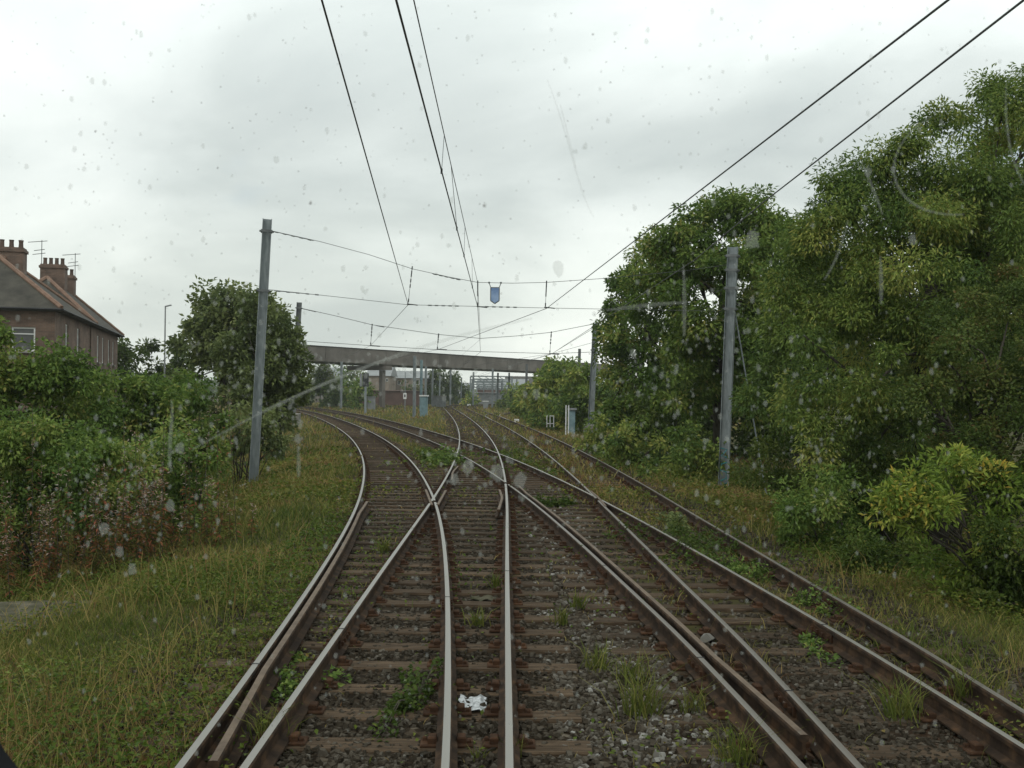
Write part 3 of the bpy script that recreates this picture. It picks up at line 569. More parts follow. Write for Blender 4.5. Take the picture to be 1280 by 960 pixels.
# beyond the bridge
for (px, py, r_, Y, mm, lab) in [(402,475,18,175,'leaf_dark','dark tree seen under the left end of the bridge'), (437,470,15,185,'leaf_green','green tree right of the grey cottage roofs'), (450,485,12,150,'leaf_green','green bush left of the black signal'), (474,462,9,240,'leaf_dark','treetop behind the pale brick building'), (553,473,16,250,'leaf_dark','dark tree right of the blue grey cabinet under the bridge'),
                                 (572,478,12,260,'leaf_dark','dark tree left of the depot masts'), (420,490,16,165,'leaf_ash','olive bushes beside the mast under the bridge'), (512,488,9,230,'leaf_dark','dark bush behind the small white sign'), (590,500,7,225,'leaf_bright','yellow green bush beside the far bend'), (640,497,14,190,'leaf_ash','yellowish bush at the right of the far masts'), (540,490,12,245,'leaf_dark','dark bush under the bridge behind the low concrete box'), (655,490,15,170,'leaf_ash','olive bush below the right bridge end')]:
    T('far_tree' if r_ > 12 else 'far_bush', lab, 'tree' if r_ > 12 else 'bush', lp(Y, (px,py,r_,0),(px-r_*.6,py+r_*.7,r_*.8,0),(px+r_*.5,py+r_*.6,r_*.8,0),(px,py+r_*1.3,r_,0)), (at(px, py, Y).x, Y), M[mm], .2, .12, 2.2, trunk=.15, clr=.8, nb=5, minpx=4.5)

# ------------------------------------------------------------------ verge grass and weeds
def zone(X, Y, Rn):
    td_ = tdist(X, Y); cl = cx('L', np.clip(Y, -6, 200)); cr_ = cx('R', np.clip(Y, -6, 240)); cm = cx('M', np.clip(Y, -6, 240)); cxx = cx('X', np.clip(Y, -6, 200))
    d = np.where(td_ > 1.35, 1.0, np.where(td_ > 1.0, .25, np.where(wob(X * 1.7 + 11, Y * 1.1) > .22, .17, .012)))
    mid = (X > cm) & (X < cxx) & (Y < 24); d = np.where(mid, np.where(wob(X * 2, Y * 2) > .2, .12, .02), d)
    inR = (np.abs(X - cr_) < 1.1) & (X > cxx + .85); d = np.where(inR & (Y > 9), np.where(wob(X * 1.5 + 3, Y * 1.5) > -.1, .5, .15), d)
    inL = (X > cl - .5) & (X < cm - .75) & (Y < 20); d = np.where(inL, np.where(wob(X * 3, Y * 2.2 + 4) > -.15, .22, .05), d)
    d = np.where((X < cl) & (Y < 80) & (td_ > .86), np.maximum(d, .9 if Rn == 0 else .9), d)
    d = np.where((X < cl - .82) & (td_ <= 1.0) & (wob(X * 2, Y * 1.3) > -.25), .85, d)
    d = np.where((X > cxx + .95) & (X < cr_ + .68) & (Y > 5), np.where(wob(X * 1.5 + 3, Y * 1.1) > -.25, .75, .3), d)
    d = np.where((X > cr_ + .85), .9, d)
    far_ = (Y > 30) & (td_ < 1.0) & (X > cm - 1.0); d = np.where(far_, np.maximum(d, .2), d)
    pth = 4.35 - .035 * (Y - 10); d = np.where((np.abs(X - pth) < .26) & (Y < 34), .38, d)
    d = np.where((X < -4.75) & (X > -7.5) & (Y > 11.6) & (Y < 13.7), .3, d)
    return rng.random(len(X)) < d
PX, PY, PH, PW, PV = [], [], [], [], []
for (n, x0, x1, y0, y1) in [(80000, -8, 7.5, 4.6, 9), (115000, -11, 9, 9, 17), (95000, -14, 11, 17, 32), (60000, -26, 12, 32, 75), (46000, -60, 25, 75, 230)]:
    X = rng.uniform(x0, x1, n); a_, b_ = 1 / y0, 1 / y1; Y = 1 / (a_ + (b_ - a_) * rng.random(n))
    k_ = zone(X, Y, 0) & (np.abs(X) < Y * .62 + 1); X, Y = X[k_], Y[k_]; td_ = tdist(X, Y)
    H = rng.gamma(3, .026, len(X)) * np.where(X > 2.5, .8, 1) * np.where((td_ > 1.5) | (X < cx('L', np.clip(Y, -6, 200)) - .8) | (X > cx('R', np.clip(Y, -6, 240)) - 1.0), 1 + .5 * np.clip(wob(X * .8, Y * .8), -1, 1), .5) * np.clip(.85 + Y / 60, 1, 2.6)
    PX.append(X); PY.append(Y); PH.append(np.clip(H, .02, .7)); PW.append(np.maximum(.005, Y * .00095))
    PV.append(np.clip(rng.beta(2.2, 2.6, len(X)) * .9 + .32 * np.clip(wob(X * .9 + 20, Y * .6), -1, 1) + .16 + .32 * np.clip(wob(X * 2.1, Y * 1.6 + 3), -1, 1) + np.where((Y > 45) , .05, 0), 0, 1))
PX, PY, PH, PW, PV = map(np.concatenate, (PX, PY, PH, PW, PV))
P = np.stack([PX, PY, gz(PX, PY) - .01], 1)
tag(link('verge_grass', blades(P, PH, PW, 1.0, PV, M['grass'])), kind='stuff')
n = 17000; X = rng.uniform(-10, 9, n); Y = 1 / (1 / 5 + (1 / 34 - 1 / 5) * rng.random(n)); clx = cx('L', Y); crx = cx('R', Y); k_ = ((X < clx - 1.3) | (X > crx + 1.2)) & (wob(X * 1.1 + 2, Y * .9) > -.15); X, Y = X[k_], Y[k_]
P = np.stack([X, Y, gz(X, Y) - .01], 1); tag(link('dry_grass', blades(P, rng.uniform(.15, .62, len(X)) * (.75 + .5 * np.clip(wob(X * 1.6, Y * 1.2), -.6, 1)), np.maximum(.0045, Y * .0008), .75, rng.uniform(.55, 1, len(X)), M['grass'], 'dry_grass')), kind='stuff')
# low leafy cover
LX, LY, LL = [], [], []
for (n, x0, x1, y0, y1) in [(75000, -8, 7.5, 4.6, 9.5), (90000, -11, 9, 9.5, 18), (60000, -14, 11, 18, 42)]:
    X = rng.uniform(x0, x1, n); a_, b_ = 1 / y0, 1 / y1; Y = 1 / (a_ + (b_ - a_) * rng.random(n))
    k_ = zone(X, Y, 0) & (wob(X * 1.1 + 5, Y * 1.1) > np.where(X < 0, -.25, -.1)) & (np.abs(X) < Y * .62 + 1); LX.append(X[k_]); LY.append(Y[k_]); LL.append(np.maximum(.045, Y[k_] * .0042))
LX, LY, LL = map(np.concatenate, (LX, LY, LL)); n = len(LX)
P = np.stack([LX, LY, gz(LX, LY) + rng.random(n) ** 1.3 * .2], 1); D = rng.normal(size=(n, 3)) * [1, 1, .35]; N = rng.normal(size=(n, 3)) * .4 + [0, 0, 1]
tag(link('leafy_ground_cover', leaves(P, D, N, LL * rng.uniform(.6, 1.2, n), LL * .65, np.clip(rng.beta(2, 2.5, n) * .75 + .45 * wob(LX * .9, LY * .8 + 8), 0, 1), M['leaf_ground'])), kind='stuff')
# bramble patches and tufts one can tell apart
def bramble(px, py, w_, h, lab, mm='leaf_green', z=-.2, L=.055):
    c = onz(px, py, z); s_ = c.y / F; rx, rz = w_ * s_ / 2, h * s_
    root = empty('bramble', c, lab, 'bramble'); n = int(260 + 2600 * rx * 1.2 / (1 + c.y / 14)); r_ = np.sqrt(rng.random(n)); a_ = rng.uniform(0, 6.28, n)
    jx = rng.integers(0, 9, n); ax_ = rng.normal(size=9) * .55; ay_ = rng.normal(size=9) * .75; q_ = rng.uniform(.2, .7, 9)[jx]
    P = np.stack([c.x + rx * (ax_[jx] + r_ * np.cos(a_) * q_), c.y + max(rx, .3) * 1.5 * (ay_[jx] + r_ * np.sin(a_) * q_), c.z + rz * rng.random(n) * (1 - r_ ** 2 * .8) * (.35 + q_)], 1)
    l_ = max(L, c.y * .0046); o = link('foliage', leaves(P, rng.normal(size=(n, 3)) * [1, 1, .5], rng.normal(size=(n, 3)) * .5 + [0, 0, 1], l_ * rng.uniform(.6, 1.2, n), l_ * .6, rng.beta(2, 3, n), M[mm])); keep(o, root)
    mb = MB()
    for i in range(7):
        q = Vector(P[rng.integers(n)]); mb.tube([c, c.lerp(q, .5) + Vector((0, 0, rz * .5)), q], [.005, .004, .002], 4)
    keep(mb.build('stems', M['bark']), root)
bramble(872, 690, 130, 34, 'dark bramble patch between the right hand rails, nearest the stayed mast', 'leaf_dark')
bramble(905, 712, 70, 26, 'bramble clump just below the dark patch, left of the dull rail')
bramble(1005, 760, 80, 30, 'bramble clump half covering the dull right rail', 'leaf_green')
bramble(552, 580, 50, 24, 'dark bramble clump left of the far rail crossing')
bramble(690, 632, 50, 16, 'bramble clump between the diagonal rails above their crossing', 'leaf_dark')
bramble(522, 875, 60, 42, 'blackish withered weed clump left of the middle rails', 'leaf_dark')
bramble(1015, 812, 40, 16, 'small weed between the right hand rails beside a sleeper', 'leaf_green')
bramble(250, 905, 150, 40, 'leafy green weed patch beside the bottom left rail', 'leaf_green', -.3)
bramble(105, 880, 180, 50, 'leafy weed patch at the bottom left corner', 'leaf_green', -.4)
bramble(835, 655, 46, 20, 'grey green weed heap beyond the rail crossing', 'leaf_pale')
bramble(960, 420 + 300, 50, 18, 'sprawling weed at the inside of the dull rail', 'leaf_dark')
bramble(352, 862, 80, 26, 'weeds beside the check rail at the bottom left', 'leaf_green')
def tuft(px, py, h, n, lab, val=(.15, .6)):
    c = onz(px, py, -.2); hh = h * c.y / F; root = empty('grass_tuft', c, lab, 'grass tuft')
    P = np.array(c)[None] + rng.normal(size=(n, 3)) * [hh * .22, hh * .22, 0]
    me = blades(P, hh * rng.uniform(.5, 1.1, n), np.full(n, max(.006, c.y * .0011)), 1.0, rng.uniform(val[0], val[1], n), M['grass']); keep(link('blades', me), root)
for a_ in [(925, 955, 62, 90, 'largest bright grass tuft, at the bottom beside the diagonal rail'), (800, 895, 62, 120, 'tall thin grass tuft left of the diagonal rusty rail'), (790, 850, 40, 60, 'grass tuft behind the tall thin one'), (865, 890, 38, 60, 'ragged grass tuft touching the diagonal rail base'),
           (596, 782, 26, 50, 'yellow green tuft between the middle rails'), (1128, 900, 60, 110, 'grass tuft between the rightmost rails near a sleeper end'), (645, 945, 26, 26, 'small bright tuft right of the middle track'), (723, 760, 24, 40, 'tuft on the gravel between the tracks'),
           (745, 838, 40, 60, 'low tuft left of the ragged grass by the gravel'), (598, 880 + 70, 20, 20, 'tiny tuft below the white plastic'), (335, 930, 60, 70, 'grass tuft between the bottom left rails'), (480, 690, 22, 50, 'tuft just inside the left curving rail'), (620, 735, 22, 40, 'dry tuft next to the white rags'),
           (700, 780, 24, 40, 'tuft of weeds on the gravel strip'), (1215, 880, 60, 90, 'grass tuft against the rightmost shining rail')]: tuft(*a_)
# willowherb on the left bank
def willow(px, py, Y, lab, n=26, hgt=1.3, wd=.9):
    c = at(px, py, Y); bz = float(gz(c.x, c.y)); root = empty('willowherb', (c.x, c.y, bz), lab, 'wild flower', 'willowherb gone to seed on the left bank')
    mb = MB(); PP, DD, LL_, VV = [], [], [], []
    for i in range(n):
        b0 = Vector((c.x + random.gauss(0, wd * .75), c.y + random.gauss(0, wd * .5), bz)); h = hgt * random.uniform(.55, 1.3); tip = b0 + Vector((random.gauss(0, .1), random.gauss(0, .1), h)); mb.tube([b0, tip], [.006, .003], 3)
        for j in range(70):
            t_ = random.uniform(.12, 1); p = b0.lerp(tip, t_); top_ = t_ > .68
            PP.append(p + Vector((random.gauss(0, .012 if not top_ else .03), random.gauss(0, .03), 0))); DD.append((random.gauss(0, 1), random.gauss(0, 1), .5 if top_ else -.3)); LL_.append(.11 if not top_ else .06)
            VV.append(random.uniform(.7, 1) if top_ and random.random() < .5 else random.uniform(.1, .62))
    PP = np.array([tuple(p) for p in PP]); n_ = len(PP)
    keep(link('leaves', leaves(PP, np.array(DD), rng.normal(size=(n_, 3)) * .5 + [0, 0, 1], np.array(LL_), np.array(LL_) * .28, np.array(VV), M['herb'])), root)
    keep(mb.build('stems', M['bark']), root)
for (px, py, Y, hgt, lab) in [(200, 640, 16.0, 2.0, 'tallest pinkish willowherb clump, rightmost of the seeding clumps'), (165, 690, 15.2, 1.35, 'willowherb clump with red leaves just left of the tallest'), (110, 690, 15.0, 1.4, 'middle willowherb clump with grey fluff'), (55, 690, 14.6, 1.3, 'brown willowherb clump left of the middle one'), (5, 690, 14.2, 1.3, 'leftmost brown willowherb clump at the picture edge'),
                         (135, 650, 17.0, 1.5, 'willowherb clump behind the middle ones'), (30, 640, 16.5, 1.4, 'willowherb clump behind the leftmost one'), (235, 670, 16.2, 1.0, 'low reddish willowherb clump nearest the rails')]: willow(px, py, Y, lab, 14, hgt)

# ------------------------------------------------------------------ concrete slabs in the left verge
root = empty('concrete_slab_row', (-5.6, 12.4, -.55), 'flat mossy concrete slabs laid together in the left verge grass', 'concrete slabs')
p0, p1, q0 = onz(-60, 752, -.42), onz(132, 750, -.42), onz(95, 797, -.42)
for i in range(4):
    a_ = p1 + (p0 - p1).normalized() * (.62 * i); mb = MB(); d = (p0 - p1).normalized(); dn = (q0 - p1); dn = dn.normalized() * 1.55
    c = [a_, a_ + d * .60, a_ + d * .60 + dn, a_ + dn]; vs = [v + Vector((0, 0, -.12)) for v in c] + [v + Vector((0, 0, random.uniform(-.01, .01))) for v in c]
    mb.add(vs, [(3, 2, 1, 0), (4, 5, 6, 7), (0, 1, 5, 4), (1, 2, 6, 5), (2, 3, 7, 6), (3, 0, 4, 7)]); keep(mb.build('slab', M['slab']), root)

# ------------------------------------------------------------------ overhead line masts
def mast(b0, t0, wdt, lab, clamps=(), face=0.0, flip=False, mat_=None, thin=False, group=None):
    b0, t0 = Vector(b0), Vector(t0); root = empty('overhead_line_mast', b0, lab, 'mast', group); ax = (t0 - b0).normalized(); mm = mat_ or M['galv']
    u = Vector((math.cos(face), math.sin(face), 0)); u = (u - ax * u.dot(ax)).normalized(); v = ax.cross(u).normalized()
    if thin: mb = MB(); mb.tube([b0, t0], wdt / 2, 6); keep(mb.build('column', mm), root); return root
    a_, tk = wdt / 2, wdt * .07
    prof = [(-a_, -a_), (-a_ + tk, -a_), (-a_ + tk, -tk / 2), (a_ - tk, -tk / 2), (a_ - tk, -a_), (a_, -a_), (a_, a_), (a_ - tk, a_), (a_ - tk, tk / 2), (-a_ + tk, tk / 2), (-a_ + tk, a_), (-a_, a_)]
    mb = MB(); n = 12; nseg = 5; vs = [b0.lerp(t0, i / nseg) + u * x + v * y_ for i in range(nseg + 1) for x, y_ in prof]
    fs = [(i*n+j, i*n+(j+1) % n, (i+1)*n+(j+1) % n, (i+1)*n+j) for i in range(nseg) for j in range(n)] + [tuple(range(n))[::-1], tuple(nseg*n+j for j in range(n))]
    mb.add(vs, fs); keep(mb.build('column', mm), root)
    if clamps: fb = MB(); fb.box(b0 + Vector((0, 0, -.1)), (.7, .7, .5), bev=.04); keep(fb.build('foundation', M['concrete']), root)
    R_ = Matrix((u, v, ax)).transposed()
    for h in clamps:
        c = MB(); q = b0.lerp(t0, h); s_ = wdt / 2 + .012
        for sx, sy, lx, ly in ((0, -s_, wdt + .06, .024), (0, s_, wdt + .06, .024), (-s_, 0, .024, wdt), (s_, 0, .024, wdt)): c.box(q + u * sx + v * sy, (lx, ly, .07), rot=R_)
        for sx in (-1, 1): c.tube([q + u * sx * (s_ + .05) - v * s_, q + u * sx * (s_ + .05) + v * s_], .012, 5); c.box(q + u * sx * (s_ + .03), (.05, .05, .05), rot=R_)
        keep(c.build('clamp', M['galv_dark']), root)
    return root
Y1, Y2 = 29.5, 56.0
ML_b, ML_t = at(316, 612, Y1), at(334, 274, Y1); MR_b, MR_t = at(903, 632, Y1), at(916, 309, Y1)
mast(ML_b, ML_t, .26, 'near left galvanised mast standing in the grass in front of the trees', (.735, .955), face=.25, group='overhead line masts')
mr = mast(MR_b, MR_t, .27, 'near right galvanised mast held by a stay wire, teal graffiti near its foot', (.76, .84, .91, .965), face=-.35, group='overhead line masts')
NL_b, NL_t = at(366, 520, Y2), at(374, 378, Y2); NR_b, NR_t = at(738, 534, Y2), at(744.5, 404, Y2)
mast(NL_b, NL_t, .24, 'mast behind the brownish thorn tree, only its dark top showing', (.95,), mat_=M['galv_dark'], group='overhead line masts')
mast(NR_b, NR_t, .27, 'smaller right mast at the edge of the wood near the bridge end', (.96, .74), face=-.3, group='overhead line masts')
# graffiti on the stayed mast, stay wire and its anchor
mb = MB(); bx = lambda px, py: at(px, py, Y1 - .15)
for pts in ([(901, 560), (909, 562), (902, 570), (909, 572)], [(909, 578), (902, 580), (901, 588), (908, 590), (908, 598), (901, 601)], [(909, 604), (903, 606), (904, 616)]): mb.tube([bx(x - .5, y_) for x, y_ in pts], .02, 5)
keep(mb.build('graffiti', M['teal']), mr)
mb = MB(); s0, s1 = at(918, 387, Y1), at(957, 616, Y1 - .3); mb.tube([s0, s0.lerp(s1, .5), s1], .021, 6); keep(mb.build('stay_wire', M['galv']), mr)
mb = MB(); mb.box(s1 + Vector((0, 0, -.03)), (.26, .2, .05)); mb.tube([s1, s1 + Vector((0, 0, -.6))], .02, 6); keep(mb.build('stay_anchor', M['galv']), mr)

# span wires
def catpts(a_, b_, sag=0., n=14): a_, b_ = Vector(a_), Vector(b_); return [a_.lerp(b_, i / n) - Vector((0, 0, sag * 4 * (i / n) * (1 - i / n))) for i in range(n + 1)]
def fittings(mb, a_, b_, r_=.02, ks=(.1, .3, .5, .7, .9)):
    a_, b_ = Vector(a_), Vector(b_); mb.tube([a_, b_], r_ * .55, 5)
    for k in ks: c = a_.lerp(b_, k); d = (b_ - a_).normalized() * .05; mb.tube([c - d, c + d], r_ * 1.4, 6)
def spanset(Y, up, lo, drops, lab, ins):
    root = empty('cross_span', at(*lo[0], Y), lab, 'span wire'); mb = MB(); mb.tube([at(x, y_, Y) for x, y_ in up], .0075 * Y / 29.5, 5); keep(mb.build('head_span_wire', M['wire']), root)
    mb = MB(); mb.tube([at(x, y_, Y) for x, y_ in lo], .007 * Y / 29.5, 5); keep(mb.build('lower_span_wire', M['wire']), root)
    for (x0, y0, x1, y1) in drops:
        d = MB(); a_, b_ = at(x0, y0, Y), at(x1, y1, Y); fittings(d, a_, b_, .012 * Y / 29.5, (.0, .12, .2, .35, .5, .9)); d.tube([b_ + Vector((-.03, 0, 0)), b_ + Vector((.34 * Y / 29.5 * .8, 0, -.03))], .016 * Y / 29.5, 5); keep(d.build('dropper', M['wire']), root)
    for (x0, y0, x1, y1) in ins:
        d = MB(); fittings(d, at(x0, y0, Y), at(x1, y1, Y), .014); keep(d.build('insulator', M['galv_dark']), root)
    return root
spanset(Y1, [(337, 288), (400, 302), (460, 318), (515, 336), (560, 346), (597, 353), (640, 354), (683, 353), (770, 347), (860, 338), (908, 331)], [(336, 362), (420, 371), (510, 381), (597, 383), (683, 385), (790, 387), (904, 389)],
        [(515, 335, 510, 380), (597, 353, 597, 383), (683, 353, 681.5, 384)], 'nearer pair of cross wires strung between the two big masts', [(340, 289, 392, 301), (540, 342, 576, 350), (342, 363.5, 402, 369), (533, 381.6, 575, 382.6), (604, 383.3, 648, 384.2)])
spanset(Y2, [(375, 385), (420, 395), (465, 406), (547, 418), (600, 423), (645, 420), (688, 415.5), (742, 405)], [(374, 426), (463, 432), (546, 437), (600, 439.5), (690, 442), (741, 440)],
        [(465, 406, 463, 432), (548, 418, 546.5, 436.5), (689, 415.5, 687, 442)], 'farther cross wires above the bridge between the two smaller masts', [(378, 386, 395, 390), (470, 407, 480, 409)])
# catenary and contact wires
def wire(name, pts, r_, lab, cat='overhead wire', drops=()):
    pts = [Vector(p) for p in pts]; root = empty(name, pts[0], lab, cat, 'overhead wires along the tracks'); mb = MB(); mb.tube(pts, r_, 6); keep(mb.build('wire', M['wire']), root)
    for a_, b_, r2 in drops: d = MB(); d.tube([a_, b_], r2, 5); d.tube([b_ - Vector((0, 0, .03)), b_ + Vector((0, 0, .03))], r2 * 3, 6); keep(d.build('clip', M['wire']), root)
    return root
HC = 4.62
def extend(a_, b_, Yn): a_, b_ = Vector(a_), Vector(b_); k = (Yn - a_.y) / (b_.y - a_.y); return a_.lerp(b_, k)
def over(px, py): p = onz(px, py, HC); return p
wl0, wl1 = over(402, 0), at(510, 381, Y1); wire('contact_wire', [extend(wl0, wl1, -3), wl0, wl0.lerp(wl1, .5), wl1, at(463, 432, Y2), Vector((-16.6, 95, 4.7)), Vector((-33, 150, 4.7))], .0075, 'leftmost contact wire running up from the span wires to the top edge')
wm0, wm1 = over(495, 0), at(597, 384, Y1)
pm_ = lambda t_: wm0.lerp(wm1, t_)
wm2 = at(600.5, 440, Y2)
mt0, mt1 = onz(517, 0, 5.3), at(597, 354, Y1)
ptm = lambda Y: mt0.lerp(mt1, (Y - mt0.y) / (mt1.y - mt0.y)); ptc = lambda Y: wm0.lerp(wm1, (Y - wm0.y) / (wm1.y - wm0.y))
dr = [(ptm(y_ + dd), ptc(y_), .004) for y_, dd in ((11.6, 1.1), (15.6, -1.2), (18.6, 1.0), (24, 0))]
wire('contact_wire', [extend(wm0, wm1, -3), wm0, pm_(.5), wm1, wm2, Vector((-6.0, 112, 4.7)), Vector((-9.3, 155, 4.7))], .0085, 'thick middle contact wire above the middle track', drops=dr)
wire('messenger_wire', [extend(mt0, mt1, -3), mt0, mt0.lerp(mt1, .5), mt1, at(600.5, 424, Y2), Vector((-6.0, 112, 5.9)), Vector((-9.3, 155, 5.9))], .006, 'thinner messenger wire just right of the middle contact wire')
wr0, wr1 = over(1185, 0), at(683, 385.5, Y1); wire('contact_wire', [extend(wr0, wr1, -3), wr0, wr0.lerp(wr1, .5), wr1, at(547, 437, Y2), Vector((-14.5, 98, 4.7)), Vector((-29, 150, 4.7))], .0085, 'left one of the two wires slanting down from the upper right')
w20, w21 = over(1277, 2), at(690, 442, Y2); wm_ = at(955, 252, 13.4)
wire('contact_wire', [extend(w20, wm_, -3), w20, wm_, at(868, 325, 20.), w21, Vector((-3.0, 118, 4.7)), Vector((-6, 158, 4.7))], .0085, 'right one of the two wires slanting down from upper right, crossing the trees')
mb = wire('anchor_wire', [at(907, 360, Y1), at(745, 427, 50), w21, Vector((-6.4, 112, 4.9)), Vector((-9.8, 155, 4.9))], .008, 'thin wire ending at the stayed right mast, coming from the bridge', drops=[])
wire('feeder_wire', [NR_t + Vector((0, 0, -.2)), at(688, 443, 74), at(600, 470, 150)], .012, 'faint wire dropping left from the smaller right mast top')
# hanging blue plate
p = at(618.5, 369, Y1); sg = empty('hanging_sign', p, 'blue pointed plate hanging on the nearer cross wires right of the middle wire', 'sign'); s_ = Y1 / F
mb = MB(); out_ = [(-4.8, 9), (4.8, 9), (4.8, -6.5), (0, -10), (-4.8, -6.5)]; vs = [p + Vector((x * s_, -.012, z * s_)) for x, z in out_] + [p + Vector((x * s_, .012, z * s_)) for x, z in out_]
mb.add(vs, [(0, 1, 2, 3, 4)[::-1], (5, 6, 7, 8, 9)] + [(i, (i + 1) % 5, 5 + (i + 1) % 5, 5 + i) for i in range(5)]); keep(mb.build('plate', M['blue']), sg)
mb = MB(); inn = [(x * 1.12, z * 1.06) for x, z in out_]
for i in range(5): a_, b_ = inn[i], inn[(i + 1) % 5]; mb.tube([p + Vector((a_[0] * s_, 0, a_[1] * s_)), p + Vector((b_[0] * s_, 0, b_[1] * s_))], .014, 4)
keep(mb.build('plate_frame', M['galv_dark']), sg)
for sx in (-1, 1): mb = MB(); mb.tube([p + Vector((sx * 5.2 * s_, 0, 9.4 * s_)), p + Vector((sx * 7.4 * s_, 0, 15.3 * s_))], .012, 5); mb.tube([p + Vector((sx * 7.4 * s_, 0, 14.6 * s_)), p + Vector((sx * 7.4 * s_, 0, 16.6 * s_))], .03, 5); keep(mb.build('hanger', M['galv_dark']), sg)

# ------------------------------------------------------------------ bridge
BL, BR = 150.0, 205.0
def bp(px, py_l):  # along the skewed bridge: distance at a survey column
    l, r_ = at(378, 0, BL), at(690, 0, BR); xl, yl, xr, yr = l.x, BL, r_.x, BR; s_ = at(px, 480, 1).x
    k = (s_ * yl - xl) / ((xr - xl) - s_ * (yr - yl)); return yl + k * (yr - yl)
br = empty('road_bridge', at(487, 506, bp(487, 0)), 'long grey concrete road bridge crossing over the tracks', 'bridge')
A0, A1 = at(300, 0, bp(300, 0)), at(800, 0, bp(800, 0)); A0.z = A1.z = 0; dv = (A1 - A0).normalized(); nv = Vector((-dv.y, dv.x, 0))
tl, tr_ = at(378, 430.5, BL).z, at(690, 450, BR).z; bl_, brr = at(378, 449, BL).z, at(667, 465.5, bp(667, 0)).z
ztop = (tl + tr_) / 2; zbot = (bl_ + brr) / 2
def prism(mb, z0, z1, n0, n1, mi=0):
    vs = [A + nv * n_ + Vector((0, 0, z)) for A in (A0, A1) for n_, z in ((n0, z0), (n1, z0), (n1, z1), (n0, z1))]
    mb.add(vs, [(3, 2, 1, 0), (4, 5, 6, 7)] + [(i, (i + 1) % 4, 4 + (i + 1) % 4, 4 + i) for i in range(4)], mi)
mb = MB(); prism(mb, zbot, zbot + .9, .15, 9.0); keep(mb.build('deck', M['concrete']), br)
M['parapet'] = varied('stained_parapet', [(0.3, (0.11, 0.098, 0.084)), (0.5, (0.17, 0.152, 0.135)), (0.7, (0.24, 0.215, 0.19))], .35, 8, 0.9, rand=.12)
nP = 34
for i in range(nP):
    a_, b_ = A0.lerp(A1, i / nP) + dv * .015, A0.lerp(A1, (i + 1) / nP) - dv * .015; o_ = nv * random.uniform(0, .02); vs = [A + nv * n_ + o_ + Vector((0, 0, z)) for A in (a_, b_) for n_, z in ((0, zbot + .05), (.14, zbot + .05), (.14, ztop - .12), (0, ztop - .12))]
    mb = MB(); mb.add(vs, [(3, 2, 1, 0), (4, 5, 6, 7)] + [(i_, (i_ + 1) % 4, 4 + (i_ + 1) % 4, 4 + i_) for i_ in range(4)]); keep(mb.build('parapet_panel', M['parapet']), br)
mb = MB(); prism(mb, zbot + .95, ztop - .12, 8.7, 9.0); keep(mb.build('parapet', M['parapet']), br)
mb = MB(); prism(mb, ztop - .12, ztop, -.12, .35); keep(mb.build('coping', M['black']), br)
for px in (487,):
    c = at(px, 480, bp(px, 0)); gb = float(gz(c.x, c.y)); mb = MB()
    for j in (1.6,): q = Vector((c.x, c.y, 0)) + nv * j; R_ = Matrix.Rotation(math.atan2(dv.y, dv.x), 3, 'Z'); mb.box((q.x, q.y, (gb - .5 + zbot - .9) / 2), (.72, .72, zbot - .9 - gb + .5), rot=R_)
    q = Vector((c.x, c.y, 0)) + nv * 4.4; mb.box((q.x, q.y, zbot - .50), (1.5, 8.4, .7), rot=R_); keep(mb.build('pier', M['parapet']), br)
# ------------------------------------------------------------------ far masts, signal, cabinets
for (px, t_, b_, Y, mm, lab) in [(426, 452, 506, 156, 'galv', 'grey mast under the bridge right of the grey roofs'), (517.5, 445, 523, 105, 'galv', 'tall leaning grey mast left of the blue grey cabinet'), (526, 450, 500, 140, 'bluegrey', 'bluish mast rising behind the blue grey cabinet'), (531.5, 458, 500, 170, 'galv', 'thin mast just right of the blue grey cabinet'),
                            (540, 460, 500, 200, 'galv', 'mast above the low concrete box'), (562.5, 462, 501, 210, 'galv', 'mast at the far bend of the middle track'), (591, 465, 503, 220, 'galv', 'mast with a white box halfway up'), (615, 461, 505, 190, 'galv', 'leftmost of the tight group of far depot masts'), (621.5, 466, 504, 200, 'galv', 'second of the tight group of far depot masts'),
                            (626.5, 476, 502, 240, 'galv', 'shortest of the tight group of far depot masts'), (635.5, 466, 503, 205, 'galv', 'rightmost of the tight group of far depot masts'), (604, 474, 501, 260, 'galv', 'faint mast behind the gantry, left of the tight group'), (645, 474, 501, 270, 'galv', 'faint mast right of the tight group near the olive bush'), (576, 472, 500, 255, 'galv', 'faint mast left of the gantry'), (549, 470, 500, 240, 'galv', 'thin mast above the right end of the low concrete box'), (657.5, 455, 478, 150, 'galv_dark', 'short dark mast in front of the right bridge end'), (723.5, 436, 452, 130, 'galv_dark', 'mast tip poking above the saplings at the bridge end')]:
    top_ = at(px + .8, t_, Y); bot = at(px, b_, Y); bot.z = min(bot.z, float(gz(bot.x, bot.y))) - .05
    mast(bot, top_, .30 if Y < 120 else .34, lab, mat_=M[mm], thin=False, group='far overhead line masts')
def post_thing(name, lab, cat, px, t_, b_, Y, wpx=1.2, mm='galv', z=None):
    bot, top_ = at(px, b_, Y), at(px + .4, t_, Y); gzb = float(gz(bot.x, bot.y)); bot.z = min(bot.z, gzb) ; root = empty(name, bot, lab, cat); mb = MB(); mb.tube([bot, top_], wpx * Y / F / 2, 8); keep(mb.build('post', M[mm]), root); return root, top_
sig, tp = post_thing('railway_signal', 'black headed signal on a grey post beside the diagonal track under the bridge', 'signal', 456.5, 483, 516, 118, 3.0)
s_ = 118 / F; mb = MB(); c = at(457, 475, 118); mb.box(c, (7.5 * s_, .12, 17 * s_), bev=.02); keep(mb.build('backboard', M['black']), sig)
